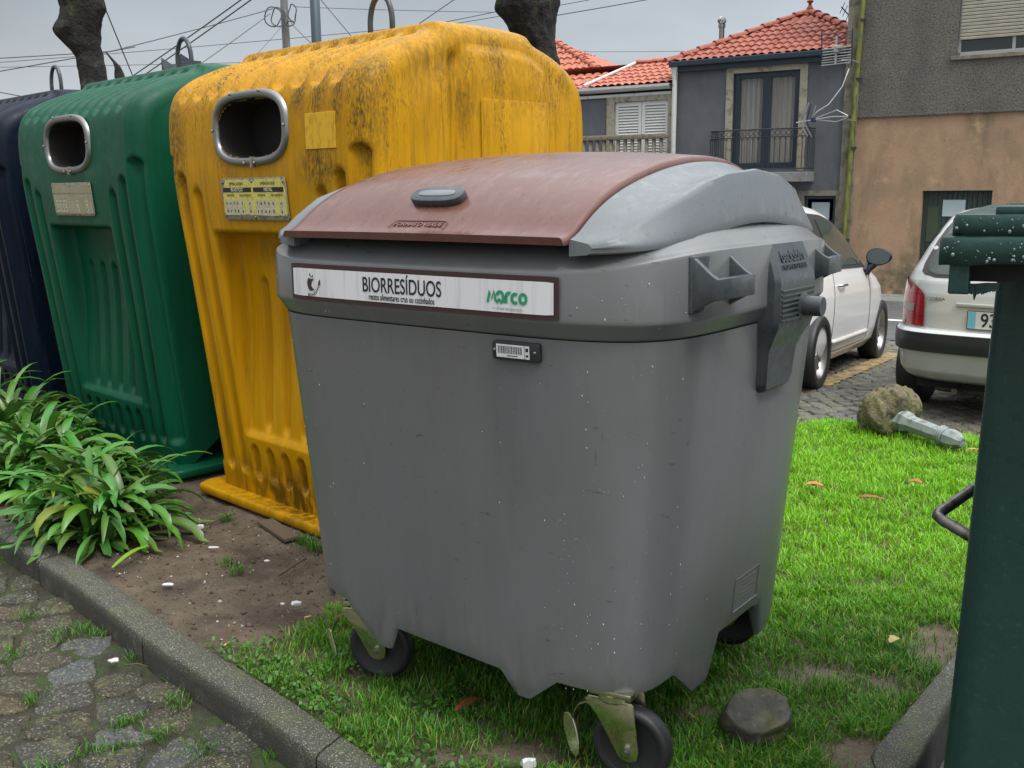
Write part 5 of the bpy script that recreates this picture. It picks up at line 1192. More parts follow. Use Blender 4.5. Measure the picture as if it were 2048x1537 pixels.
# --- farther house, only its roof shows
fh = house('far_house', -12.5, 'farther house of which only an orange tile roof corner shows above the white gutter')
X = lambda x: x+12.5
cr_ = Vector((X(-7.35), 3.6, hz(3.93))); pk2 = Vector((X(-10.7), 6.2, hz(5.50))); lf = Vector((X(-14.0), 3.6, hz(3.93)))
mid2 = Vector((pk2.x, 3.6, cr_.z)); s4 = pk2-mid2; rf2 = tiles('roof', lf, (1, 0, 0), s4, [(0, 0), (cr_.x-lf.x, 0), (pk2.x-lf.x, s4.length)], m_tileb, fh, tw=.2, th=.36)
ridge('ridge_tiles', cr_+Vector((0, 0, .03)), pk2+Vector((0, 0, .04)), m_tileb, rf2); 
s5 = pk2-Vector((cr_.x, pk2.y, cr_.z)); tiles('roof', cr_, (0, 1, 0), s5, [(0, 0), (5.2, 0), (2.6, s5.length)], m_tileb, fh)
mb = MB(); mb.box(X(-13.8), X(-7.5), 3.75, 8.6, 0, hz(3.93)); mb.build('wall', m_slate, fh)
finial(Vector((X(-9.10), 4.95, hz(4.70))), .34, rf2, m_tileb)
# ground floor row behind containers, hidden parts omitted

# ------------------------------------------------------------------ antennas
m_ant = mat('antenna aluminium', (.40, .41, .40), .4, metal=.5)
m_antd = mat('antenna dark plastic', (.02, .03, .07), .4)
def hp_(x, v, z): return HO+HU*x+HV*v+Vector((0, 0, z))
def local_empty(name, x, v, z, label, cat): p = hp_(x, v, z); return empty(name, tuple(p), HYAW, label, cat)
ga = local_empty('grid_antenna', -.93, -.08, 3.62, 'grid shaped television antenna on the corner of the rough grey wall', 'antenna')
mb = MB(); mb.tube([(0, 0, 0), (-.05, -.35, .02), (-.20, -.50, .02)], .014, 6); ga_arm = mb.build('arm', m_ant, ga)
for k in range(7):
    z = -.06-.0+.045*k; mb = MB()
    mb.tube([(-.52, -.52-.02*abs(k-3), z-.0), (-.02, -.52-.02*abs(k-3), z+.02)], .010, 6); mb.build('reflector_bar', m_ant, ga)
for k in range(4):
    mb = MB(); z = .30+.055*k; mb.tube([(-.50, -.56, z), (-.03, -.56, z+.015)], .006, 5); mb.build('reflector_bar', m_antd, ga)
for x in (-.53, -.01):
    mb = MB(); mb.tube([(x, -.52, -.08), (x, -.56, .22), (x, -.60, .52)], .013, 6); mb.build('side_bar', m_antd, ga)
mb = MB(); mb.box(-.30, -.22, -.66, -.54, .14, .26, .01); mb.box(-.29, -.26, -.60, -.57, -.06, .42); mb.box(-.26, -.15, -.68, -.60, .20, .24, .005); mb.build('dipole_box', m_ant, ga)
ya = local_empty('yagi_antenna', -.93, -.10, 2.62, 'horizontal rod antenna with splayed elements fixed beside the mossy drainpipe', 'antenna')
mb = MB(); mb.tube([(.0, -.02, 0), (-.02, -.48, .0)], .012, 6); mb.build('arm', m_ant, ya)
mb = MB(); mb.tube([(.0, -.50, .05), (-.28, -.52, .06), (-.92, -.55, -.02)], .013, 6); mb.build('boom', m_ant, ya)
for dz in (.11, -.09):
    mb = MB(); mb.tube([(-.0, -.50, .05), (-.22, -.52, .06+dz), (-.60, -.53, .02+.02*(dz > 0))], .010, 6); mb.build('director_rod', m_ant, ya)
for (x, dx, dz, r_) in ((-.86, .16, .30, .011), (-.80, .17, .32, .011), (-.74, .14, .30, .009), (-.66, .15, .26, .011), (-.86, .22, -.26, .011), (-.80, .26, -.28, .011), (-.74, .24, -.30, .009)):
    mb = MB(); mb.tube([(x, -.54, .0), (x+dx*.6, -.60 if dz > 0 else -.48, dz)], r_, 5); mb.build('reflector_rod', m_ant if r_ > .01 else m_antd, ya)
mb = MB(); mb.box(-.66, -.58, -.57, -.50, -.02, .06, .01); mb.box(-.02, .03, -.53, -.47, .03, .08, .01); mb.build('connector_box', m_antd, ya)
mb = MB(); pts = [hp_(-1.02, -.45, 3.50), hp_(-1.10, -.52, 3.20), hp_(-1.30, -.60, 2.90), hp_(-1.50, -.62, 2.78), hp_(-1.58, -.62, 2.66)]; mb.tube(pts, .009, 6); tag(mb.build('antenna_cable', m_whitep, smooth=True), 'thin white cable sagging between the two wall antennas', 'cable')
ra = local_empty('roof_antenna', -1.30, .9, 4.05, 'small dark roof antenna against the sky beside the tall grey wall', 'antenna')
mb = MB(); mb.tube([(0, 0, 0), (0, 0, .62)], .010, 6); mb.build('mast', m_antd, ra)
mb = MB(); mb.tube([(-.24, -.05, .72), (.02, 0, .42)], .012, 5); mb.build('boom', m_antd, ra)
for t in (-.9, -.5, .0, .4):
    mb = MB(); c = Vector((-.11+.13*t, -.02, .57-.15*t)); mb.tube([c+Vector((-.05, .03, -.09)), c+Vector((.05, -.03, .09))], .007, 4); mb.build('element', m_antd, ra)

# ------------------------------------------------------------------ trunks, poles, cables
m_bark = mat('dark mossy bark', (.020, .017, .015), .95, layers=[dict(c=(.055, .062, .038), s=12, lo=.55, hi=.68), dict(c=(.055, .075, .018), s=5, lo=.58, hi=.70), dict(c=(.012, .011, .010), s=18, lo=.5, hi=.64)], bumps=[(14, 1, .05, 7), (50, .8, .015)])
def trunk(name, pts, rad, label, seed, lumps=()):
    n_ = 40; P = [Vector(p) for p in pts]; V = []; nr = 64; Fc = []
    for i in range(nr):
        t = i/(nr-1)*(len(P)-1); k = min(int(t), len(P)-2); f = t-k; f = f*f*(3-2*f); c = P[k].lerp(P[k+1], f); r_ = rad[k]+(rad[k+1]-rad[k])*f
        for j in range(n_):
            a = 2*pi*j/n_; d = Vector((cos(a), sin(a), 0)); q = c+d*r_
            nz = (float(vnoise(a*2.2+seed, c.z*5, 1, seed))-.5)*.34+(float(vnoise(a*5+seed, c.z*13, 1, seed+1))-.5)*.20+(float(vnoise(a*9, c.z*30, 1, seed+2))-.5)*.09
            rr = r_*(1+nz)
            for lp_, lr in lumps:
                dd = (q-Vector(lp_)).length; rr += lr*math.exp(-(dd/lr/1.2)**2)*.55
            V.append(tuple(c+d*rr))
    for i in range(nr-1):
        for j in range(n_): Fc.append((i*n_+j, i*n_+(j+1) % n_, (i+1)*n_+(j+1) % n_, (i+1)*n_+j))
    Fc.append(tuple((nr-1)*n_+j for j in range(n_))); return V, Fc
def tree(name, pts, rad, label, seed, lumps, stubs=()):
    root = empty(name, tuple(Vector(pts[0])), 0, label, 'tree trunk'); inv = -Vector(pts[0])
    V, Fc = trunk(name, pts, rad, label, seed, lumps); V = [tuple(Vector(v)+inv) for v in V]; npmesh('trunk', V, Fc, m_bark, root)
    for s_ in stubs:
        mb = MB(); mb.tube([Vector(p)+inv for p in s_[0]], s_[1], 10); mb.build('branch_stub', m_bark, root, smooth=True)
    return root
a8 = lambda px, py: at(px, py, 8.0)
tree('pollarded_tree', [Vector((-3.08, 8, -.2)), a8(196, 200), a8(190, 165), a8(178, 115), a8(160, 60), a8(168, 15), a8(160, -40), a8(170, -120)], [.17, .112, .098, .092, .135, .120, .15, .12], 'knobbly mossy tree trunk rising behind the green container', 3, [(tuple(a8(140, 62)), .10), (tuple(a8(195, 20)), .07), (tuple(a8(150, -5)), .10)])
tree('pollarded_tree', [Vector((.24, 8, -.2)), a8(1085, 160), a8(1078, 100), a8(1068, 60), a8(1055, 20), a8(1055, -40), a8(1050, -120)], [.24, .14, .135, .165, .20, .21, .2], 'thick dark tree trunk rising behind the yellow container', 8, [(tuple(a8(1012, 15)), .09), (tuple(a8(1095, 5)), .08)])
def a75(px, py): return at(px, py, 7.5)
root = empty('broken_branch', tuple(a75(244, 175)), 0, 'small broken branch stub sticking up between trunk and loop', 'branch'); inv = -a75(244, 175)
mb = MB(); mb.tube([a75(246, 240)+inv, a75(242, 165)+inv, a75(238, 148)+inv, a75(235, 135)+inv, a75(228, 124)+inv, a75(212, 105)+inv], [.07, .042, .034, .022, .010, .005], 10); mb.build('stub', m_bark, root, smooth=True)
m_pole = mat('weathered pole', (.13, .125, .12), .7, layers=[dict(c=(.20, .19, .18), s=(30, 30, 3), lo=.5, hi=.65)])
m_lamp = mat('blue grey painted steel', (.035, .060, .078), .45)
m_wire = mat('cable sheath', (.09, .095, .10), .6)
p = at(574, 80, 14.); pole = empty('utility_pole', (p.x, 14., -.5), 0, 'thin grey utility pole with coiled cable loops against the sky', 'pole')
mb = MB(); mb.tube([(0, 0, 0), (-.01, 0, 3.5), (-.03, 0, 6.5)], [.06, .052, .045], 12); mb.build('shaft', m_pole, pole, smooth=True)
def coil(px, py, rx, rz, seed):
    c = at(px, py, 13.9)-Vector((p.x, 14., -.5)); mb = MB()
    mb.tube([c+Vector((rx*cos(t)+.01*sin(3*t), .02*sin(t*2+seed), rz*sin(t))) for t in np.linspace(0, 2*pi, 26)], .0085, 6); mb.build('cable_loop', m_wire, pole, smooth=True)
coil(546, 34, .11, .125, 0); coil(556, 35, .09, .12, 2); coil(585, 26, .05, .11, 4); coil(580, 48, .05, .03, 1)
p = at(632, 60, 13.); lp_ = MB(); lp_.tube([(0, 0, -.6), (0, 0, 5.6)], .062, 16); lo_ = lp_.build('lamp_post', m_lamp, None, smooth=True); lo_.location = (p.x, 13., 0); tag(lo_, 'blue grey painted steel post right of the utility pole', 'post')
def cable(a, b, Ya, Yb, label, r_=.012, ext=(0, 0), sag=.03):
    A = at(*a, Ya); B = at(*b, Yb); d = B-A; A2 = A-d*ext[0]; B2 = B+d*ext[1]; L = (B2-A2).length; mb = MB()
    mb.tube([A2.lerp(B2, t)-Vector((0, 0, 4*sag*L*.12*t*(1-t))) for t in np.linspace(0, 1, 12)], r_*.62, 5); tag(mb.build('overhead_cable', m_wire, None, smooth=True), label, 'cable', 'overhead cables crossing the sky')
for c in [((0, 115), (205, 104), 12, 12, 'topmost cable running left from the left trunk', .009, (1.5, .1)),
          ((215, 104), (545, 18), 12, 13.9, 'cable rising from the left trunk to the coiled loops on the pole', .010, (.1, 0)),
          ((0, 122), (565, 76), 16, 16, 'long thin cable passing just under the topmost left one', .008, (.5, .4)),
          ((0, 131), (700, 116), 18, 18, 'lowest nearly level thin cable above the green container', .008, (.5, .5)),
          ((0, 141), (150, 115), 12, 12, 'cable climbing from the left edge to the left trunk', .010, (1.5, .8)),
          ((0, 184), (88, 200), 10, 10, 'short cable dropping from the left edge to the blue container top', .008, (1.5, 1)),
          ((204, 0), (270, 162), 10, 11, 'steep cable falling from the top edge beside the left trunk', .010, (.6, .6)),
          ((477, 0), (250, 160), 9, 11, 'upper of two parallel diagonal cables over the green container', .010, (.5, .5)),
          ((497, 0), (270, 160), 9, 11, 'lower of two parallel diagonal cables over the green container', .010, (.5, .5)),
          ((540, 28), (393, 132), 13.8, 12, 'diagonal cable falling left from the pole loops to the yellow container', .009, (0, .5)),
          ((562, 55), (520, 100), 13.8, 12, 'short faint diagonal cable below the pole loops', .006, (0, .6)),
          ((582, 46), (612, 75), 13.8, 12, 'short cable from the pole loops down to the right', .009, (0, .8)),
          ((642, 0), (692, 60), 12, 12, 'steep cable right of the blue grey post', .009, (.5, .5)),
          ((907, 0), (846, 42), 12, 12, 'short diagonal cable meeting the yellow container top', .009, (.6, .6)),
          ((588, 14), (1000, 24), 13.9, 15, 'nearly level cable between pole and right trunk', .007, (0, .2)),
          ((900, 42), (1000, 22), 14, 14, 'upper cable rising into the right trunk', .009, (.5, .3)),
          ((930, 44), (1002, 32), 14, 14, 'lower cable rising into the right trunk', .008, (.5, .3)),
          ((1112, 12), (1176, 0), 14, 14, 'short cable leaving the right trunk upward', .008, (.3, 1)),
          ((1112, 31), (1287, 0), 13, 13, 'long cable leaving the right trunk toward the top edge', .010, (.1, .5)),
          ((1112, 103), (1411, 102), 22, 21, 'level thin cable between right trunk and pyramid roof', .008, (.2, .05))]: cable(*c)

# ------------------------------------------------------------------ cars
m_carw = mat('white car paint', (.86, .87, .86), .22, coat=.6, layers=[dict(c=(.55, .53, .45), s=(3, 3, 6), lo=.45, hi=.7, z=(.45, .15))])
m_cars = mat('silver car paint', (.54, .56, .54), .30, metal=.35, coat=.6, layers=[dict(c=(.30, .30, .25), s=(4, 4, 6), lo=.45, hi=.7, z=(.5, .15))])
m_cglass = mat('car glass', (.045, .06, .05), .05, spec=.7)
m_trim = mat('car black trim', (.018, .020, .022), .4)
m_seal = mat('window seal', (.035, .03, .028), .4)
m_red = mat('tail lamp red', (.30, .012, .018), .15, coat=.6, layers=[dict(c=(.20, .008, .012), s=(3, 3, 90), lo=.45, hi=.55)])
m_lens = mat('grey lamp lens', (.22, .20, .18), .15)
m_chrome = mat('chrome', (.7, .7, .7), .12, metal=1)
m_rim = mat('alloy wheel', (.48, .46, .44), .28, metal=.9)
m_under = mat('underbody', (.012, .012, .012), .8)
class Body:
    def __init__(s, L, n=4.5):
        s.L = sorted(L); s.z = [q[0] for q in s.L]; s.n = n
    def par(s, z): return [float(np.interp(z, s.z, [q[k] for q in s.L])) for k in (1, 2, 3)]
    def pt(s, th, z, off=0.):
        xr, xf, hw = s.par(z); a = (xf-xr)/2+off; c_, s_ = cos(th), sin(th); n = s.n
        return ((xr+xf)/2+a*math.copysign(abs(c_)**(2/n), c_), (hw+off)*math.copysign(abs(s_)**(2/n), s_), z)
    def side(s, x, z, sg, off=0.):
        xr, xf, hw = s.par(z); a = (xf-xr)/2; t = min(.999, abs((x-(xr+xf)/2)/a)); return sg*((hw)*(1-t**s.n)**(1/s.n)+off)
    def rear(s, y, z, off=0.):
        xr, xf, hw = s.par(z); t = min(.999, abs(y)/hw); return (xr+xf)/2-((xf-xr)/2)*(1-t**s.n)**(1/s.n)-off
    def mesh(s, name, m_, par, zs, nth=160):
        V = [s.pt(2*pi*k/nth, z) for z in zs for k in range(nth)]
        # spread thetas toward corners
        Fc = [(i*nth+k, i*nth+(k+1) % nth, (i+1)*nth+(k+1) % nth, (i+1)*nth+k) for i in range(len(zs)-1) for k in range(nth)]
        Fc.append(tuple(reversed(range(nth)))); Fc.append(tuple((len(zs)-1)*nth+k for k in range(nth)))
        return npmesh(name, V, Fc, m_, par, True)
    def strip(s, name, m_, par, x0, x1, zb, zt, sg, off, n=30, nz=10):
        V = []
        for i in range(n+1):
            x = x0+(x1-x0)*i/n; a, b = zb(x), max(zt(x), zb(x)+.002)
            for j in range(nz+1): z = a+(b-a)*j/nz; V.append((x, s.side(x, z, sg, off), z))
        f = grid_faces(n+1, nz+1); f = f if sg < 0 else f[:, ::-1]
        return npmesh(name, V, f, m_, par, True)
def wheel(root, x, y, r, w_, rim, spokes, lab='wheel'):
    sg = 1 if y > 0 else -1; M = Matrix.Translation((x, y, r)) @ Matrix.Rotation(-sg*pi/2, 4, 'X')   # local z outward
    h = w_/2; t = MB(); t.lathe([(rim*.98, -h), (r*.93, -h), (r, -h*.75), (r, h*.6), (r*.985, h*.85), (r*.93, h), (rim*1.04, h*.96), (rim, h*.85), (rim*.97, h*.3)], 48, M); wo_ = t.build('wheel', m_rubber, root, smooth=True)
    k = MB(); k.lathe([(0, h*.35), (rim*.22, h*.38), (rim*.24, h*.2), (rim*.3, -.0)], 24, M); k.lathe([(rim*.86, h*.35), (rim*.98, h*.80), (rim*1.01, h*.86), (rim*.99, h*.5), (rim*.97, -h*.2)], 48, M)
    for q in range(spokes):
        a = 2*pi*q/spokes; Mq = M @ Matrix.Rotation(a, 4, 'Z')
        k.prism([(rim*.12, -rim*.035), (rim*.55, -rim*.035), (rim*.93, -rim*.065), (rim*.93, rim*.065), (rim*.55, rim*.035), (rim*.12, rim*.035)], h*.15, h*.45, Mq, .002)
    k.build('rim', m_rim, wo_, auto=40)
    d = MB(); d.lathe([(0, -.01), (rim*.9, -.01)], 24, M); d.build('brake_disc', m_under, wo_)
def arch_cut(x, r, y0, y1):
    mb = MB(); mb.lathe([(r, -.5), (r, .5)], 40, Matrix.Translation((x, (y0+y1)/2, r*.94)) @ Matrix.Rotation(pi/2, 4, 'X') @ Matrix.Diagonal((1, 1, abs(y1-y0), 1))); return mb.build('cut', m_under)
# white hatchback, front pointing away to the right
fh_ = math.atan2(2.13, 1.29)
fo = Vector((2.42, 7.78, 0))+Vector((-sin(fh_), cos(fh_), 0))*.78
fc = empty('parked_car', (fo.x, fo.y, -.138), fh_, 'small rounded white hatchback parked with its nose toward the street', 'car'); fc.rotation_euler = (0, R_(2.3), fh_)
B1 = Body([(.17, -.48, 2.78, .72), (.24, -.57, 2.88, .775), (.35, -.61, 2.92, .800), (.50, -.63, 2.93, .812), (.62, -.62, 2.90, .815), (.72, -.61, 2.80, .812), (.80, -.60, 2.62, .800), (.87, -.585, 2.35, .785), (.93, -.57, 2.08, .768), (.99, -.55, 1.90, .745), (1.06, -.53, 1.77, .715), (1.14, -.50, 1.63, .680), (1.22, -.465, 1.48, .645), (1.30, -.42, 1.32, .605), (1.37, -.35, 1.14, .555), (1.42, -.26, .97, .490), (1.455, -.14, .80, .40), (1.475, .02, .64, .27), (1.485, .2, .5, .12)], 4.2)
zs = sorted(set([q[0] for q in B1.L]+list(np.linspace(.17, 1.485, 46)))); bo_ = B1.mesh('body', m_carw, fc, zs)
cs = [arch_cut(0, .345, -.95, -.52), arch_cut(2.3, .345, -.95, -.52), arch_cut(0, .345, .52, .95), arch_cut(2.3, .345, .52, .95)]
bool_cut(bo_, cs); autosmooth(bo_, 40)
ub_ = MB(); ub_.box(-.45, 2.75, -.60, .60, .14, .30); ub_.build('underbody', m_under, fc)
for x in (0, 2.3):
    for y in (-.715, .715): wheel(fc, x, y, .293, .185, .205, 14)
def roofz(x): return float(np.interp(x, [-.5, -.42, -.3, -.1, .2, .6, .9, 1.15, 1.4, 1.6, 1.75, 1.85], [1.02, 1.20, 1.31, 1.385, 1.415, 1.41, 1.365, 1.30, 1.18, 1.06, .985, .96]))
for sg in (-1, 1):
    wfm = B1.strip('side_window_frame', m_seal, fc, -.40, 1.80, lambda x: .925+.012*(1-x/1.8)+(.10*max(0, (-.25-x)/.15)), lambda x: roofz(x)-.035, sg, .006, 60, 12)
    B1.strip('rear_side_window', m_cglass, wfm, -.33, .20, lambda x: .965+(.10*max(0, (-.2-x)/.13)), lambda x: roofz(x)-.075-.22*max(0, (-.15-x)/.18), sg, .011)
    B1.strip('door_window', m_cglass, wfm, .33, 1.42, lambda x: .960, lambda x: roofz(x)-.075, sg, .011)
    B1.strip('quarter_window', m_cglass, wfm, 1.47, 1.68, lambda x: .960, lambda x: roofz(x)-.06, sg, .011, 8, 4)
    # door gaps
    for pts in ([(.30, z) for z in np.linspace(.93, .30, 14)]+[(x, .26) for x in np.linspace(.36, 1.62, 12)], [(1.62+.03*sin(z*6), z) for z in np.linspace(.27, .93, 14)]):
        mb = MB(); mb.tube([(x, B1.side(x, z, sg, .0), z) for x, z in pts], .0035, 5); mb.build('door_gap', m_seal, fc)
    mb = MB(); mb.tube([(x, B1.side(x, .345, sg, .008), .345) for x in np.linspace(.32, 1.60, 14)], .016, 8); mb.build('side_moulding', m_carw, fc, smooth=True)
    mb = MB(); mb.tube([(.40, B1.side(.40, .80, sg, .004), .80), (.44, B1.side(.44, .80, sg, .032), .803), (.58, B1.side(.58, .80, sg, .032), .803), (.62, B1.side(.62, .80, sg, .004), .80)], .011, 8); mb.build('door_handle', m_chrome, fc, smooth=True)
    mm_ = MB(); bm = bmesh.new(); bmesh.ops.create_uvsphere(bm, u_segments=20, v_segments=12, radius=1)
    for v in bm.verts: v.co = Vector((max(v.co.x, -.35)*.09, v.co.y*.115, v.co.z*.082*(1-.15*v.co.y*sg)))
    mm_.bm(bm, Matrix.Translation((1.52, sg*.885, 1.02))); mo = mm_.build('wing_mirror', m_trim, fc, smooth=True)
    mg_ = MB(); mg_.prism([(a_*.098, b_*.067) for a_, b_ in selip(1, 1, 2.4, 28)], 0, .004, Matrix(((0, 0, -1, 1.487), (-1, 0, 0, sg*.885), (0, 1, 0, 1.02), (0, 0, 0, 1)))); mg_.build('mirror_glass', mat('mirror glass', (.22, .26, .27), .08, metal=.7), mo)
    ms_ = MB(); ms_.prism([(1.42, .905), (1.60, .90), (1.56, .955), (1.52, .98), (1.46, .96)], -.012, .012, Matrix(((1, 0, 0, 0), (0, 0, 1, sg*.79), (0, 1, 0, 0), (0, 0, 0, 1)))); ms_.tube([(1.50, sg*.775, .87), (1.51, sg*.80, .91), (1.53, sg*.87, .97)], [.045, .035, .03], 10); ms_.build('mirror_arm', m_trim, mo, auto=50)
mb = MB(); mb.tube([(.0, .62-.0, 1.41), (.4, .50, 1.46)], .004, 4)
# silver hatchback seen from behind
ch_ = R_(50.5); co_ = Vector((3.165, 6.33, 0))
cc = empty('parked_car', (co_.x, co_.y, -.13), ch_, 'silver hatchback seen from behind with black bumper strip and red tail lamp', 'car')
B2 = Body([(.265, .10, 3.55, .755), (.29, .05, 3.62, .785), (.34, .00, 3.66, .803), (.45, -.035, 3.68, .815), (.468, -.042, 3.68, .818), (.475, -.052, 3.68, .826), (.54, -.060, 3.68, .832), (.605, -.055, 3.68, .828), (.625, -.035, 3.68, .815), (.63, .015, 3.66, .800), (.74, .025, 3.6, .802), (.86, .045, 3.4, .797), (.94, .065, 3.0, .782), (1.00, .095, 2.85, .758), (1.07, .145, 2.65, .722), (1.15, .20, 2.45, .686), (1.22, .265, 2.28, .652), (1.29, .34, 2.1, .615), (1.35, .41, 1.95, .58), (1.395, .49, 1.8, .52), (1.42, .60, 1.6, .40), (1.435, .78, 1.4, .2)], 6.0)
zs = sorted(set([q[0] for q in B2.L]+list(np.linspace(.265, 1.43, 44)))); b2_ = B2.mesh('body', m_cars, cc, zs, 240)
cs = [arch_cut(.64, .335, .50, .98), arch_cut(3.08, .335, .50, .98), arch_cut(.64, .335, -.98, -.50), arch_cut(3.08, .335, -.98, -.50)]
bool_cut(b2_, cs); autosmooth(b2_, 30)
ub_ = MB(); ub_.box(.20, 3.4, -.60, .60, .20, .34); ub_.build('underbody', m_under, cc)
for x in (.64, 3.08):
    for y in (-.725, .725): wheel(cc, x, y, .285, .165, .17, 9)
def rear_patch(name, m_, par, rows, off, ny=26):      # rows: (z, y0, y1)
    V = []
    for z, y0, y1 in rows:
        for k in range(ny+1): y = y0+(y1-y0)*k/ny; V.append((B2.rear(y, z, off), y, z))
    return npmesh(name, V, grid_faces(len(rows), ny+1)[:, ::-1], m_, par, True)
def th_patch(name, m_, par, rows, off, ny=24, sg=1):  # rows: (z, th0, th1) measured from the back centre
    V = []
    for z, t0, t1 in rows:
        for k in range(ny+1): th = pi-sg*(t0+(t1-t0)*k/ny); V.append(B2.pt(th, z, off))
    f = grid_faces(len(rows), ny+1); return npmesh(name, V, f if sg < 0 else f[:, ::-1], m_, par, True)
rows = [(z, -.999*B2.par(z)[2]*0-3.0*0, 0) for z in (0,)]
# bumper strip
zz_ = np.linspace(.477, .603, 7); th_patch('bumper_strip', m_trim, cc, [(z, -pi*.70, pi*.70) for z in zz_], .006, 120)
# theta for a given y on the back
def th_of(y, z):
    hw = B2.par(z)[2]; return math.asin(min(1, (abs(y)/hw)**(B2.n/2)))
for sg in (1, -1):
    rws = []
    for z in np.linspace(.640, .940, 16):
        t = (z-.640)/.300; yi = .520+.02*t+.17*max(0, (t-.62)/.38)**2.2; t0 = th_of(yi, z); t1 = th_of(.79*B2.par(z)[2]/.80, z)+.50*(1-max(0, (t-.55)/.45)**2.5)
        rws.append((z, t0, max(t0+.02, t1)))
    tl = th_patch('tail_lamp', m_red, cc, rws, .012, 24, sg)
    th_patch('lamp_lens', m_lens, tl, [(z, th_of(.60, z), th_of(.70, z)) for z in np.linspace(.735, .785, 4)], .0155, 10, sg)
# rear window with black border
wb_ = rear_patch('rear_window_border', m_seal, cc, [(z, -w_, w_) for z, w_ in ((.965, .50), (.98, .575), (1.0, .60), (1.05, .60), (1.12, .58), (1.20, .56), (1.28, .53), (1.33, .50), (1.345, .44))], .005)
rear_patch('rear_window', m_cglass, wb_, [(z, -w_, w_) for z, w_ in ((.985, .48), (1.0, .535), (1.02, .555), (1.07, .553), (1.12, .54), (1.20, .52), (1.28, .49), (1.31, .45))], .009)
for sg in (1, -1):
    def rz2(x): return float(np.interp(x, [.2, .4, .6, .9, 1.4, 1.9, 2.3, 2.6], [1.1, 1.28, 1.345, 1.37, 1.37, 1.30, 1.12, .98]))
    sfm = B2.strip('side_window_frame', m_seal, cc, .42, 2.6, lambda x: .93+.05*max(0, (.6-x)/.18), lambda x: rz2(x)-.03, sg, .006, 50, 10)
    B2.strip('side_window', m_cglass, sfm, .50, 1.15, lambda x: .965+.05*max(0, (.6-x)/.18), lambda x: rz2(x)-.07, sg, .011); B2.strip('side_window', m_cglass, sfm, 1.22, 2.35, lambda x: .965, lambda x: rz2(x)-.07, sg, .011)
ply = mat('plate face', (.55, .55, .52), .4)
pm_ = MB()
def rearM(y, z, off=.0):
    return Matrix(((0, 0, -1, B2.rear(y, z, off)), (-1, 0, 0, y), (0, 1, 0, z), (0, 0, 0, 1)))
Mq = rearM(-.02, .705, .012)
pm_.prism([(-.27, -.062), (.27, -.062), (.27, .062), (-.27, .062)], 0, .006, Mq, .003); po = pm_.build('number_plate', m_seal, cc)
p3 = MB(); p3.box(-.264, .264, -.056, .056, .0062, .0072, 0, Mq); pf = p3.build('plate_face', ply, po); p4 = MB(); p4.box(-.262, -.215, -.054, .054, .0074, .0080, 0, Mq); p4.build('plate_band', mat('plate blue', (.15, .42, .50), .4), pf)
text('plate_digits', '93', .125, Mq @ Matrix.Translation((-.135, -.002, .0085)), m_ink, pf, .0004, sx=.82, bold=.0015)
text('car_lettering', 'CORSA', .030, rearM(.465, .825, .006), m_lens, cc, .0015, sx=1.25, bold=.0008)
lp_ = MB(); lp_.box(-.33, .33, -.005, .02, 0, .02, .006, rearM(0, .79, .0)); lp_.build('plate_hood', m_cars, cc, auto=40)
ex = MB(); ex.tube([(.35, .30, .2), (.10, .32, .20)], .022, 10); ex.box(.25, .5, .1, .5, .16, .26, .03); ex.build('exhaust', m_galv, cc)

# ------------------------------------------------------------------ near green bin (cut by the right edge)
m_gbin = mat('dark green plastic', (.011, .042, .034), .38, spec=.4, layers=[dict(c=(.013, .040, .033), s=6, lo=.4, hi=.7), dict(c=(.035, .10, .08), s=(90, 90, 3), lo=.66, hi=.75, k=.5), dict(r=.25, s=40, lo=.5, hi=.62), dict(c=(.022, .06, .05), s=70, lo=.60, hi=.70)], bumps=[(60, .25, .003), (9, .2, .01)])
gb = empty('wheeled_container', (1.25, 1.98, -.16), R_(-28), 'dark green wheeled container with torn rim cut by the right edge of the photo', 'wheeled bin')
def gl(px, py, Y):                      # helper: local coordinates of a seen point
    p = at(px, py, Y)-Vector((1.25, 1.98, -.16)); a = R_(28); return Vector((p.x*cos(a)-p.y*sin(a), p.x*sin(a)+p.y*cos(a), p.z))
tlx = gl(1985, 620, 1.72); blx = gl(1885, 1537, 1.72)
def rrect(x0, x1, y0, y1, r_, n_=6):
    out = []
    for cx, cy, a0 in ((x1-r_, y1-r_, 0), (x0+r_, y1-r_, 90), (x0+r_, y0+r_, 180), (x1-r_, y0+r_, 270)):
        for k in range(n_+1): a = R_(a0+90*k/n_); out.append((cx+r_*cos(a), cy+r_*sin(a)))
    return out
V = []; lv = []
zt_ = 1.44
for i in range(30):
    t = i/29; z = .14+(zt_-.14)*t; xl = tlx.x+(blx.x-tlx.x)*(tlx.z-z)/(tlx.z-blx.z); ins = (zt_-z)*.05
    lv.append((xl, xl+1.25-ins, tlx.y+(blx.y-tlx.y)*(tlx.z-z)/(tlx.z-blx.z), tlx.y+.85-ins, z))
for x0, x1, y0, y1, z in lv: V += [(x, y, z) for x, y in rrect(x0, x1, y0, y1, .045)]
n_ = 28; Fc = [(i*n_+k, i*n_+(k+1) % n_, (i+1)*n_+(k+1) % n_, (i+1)*n_+k) for i in range(len(lv)-1) for k in range(n_)]+[tuple(range(n_))]
gbo = npmesh('body', V, Fc, m_gbin, gb); autosmooth(gbo, 40)
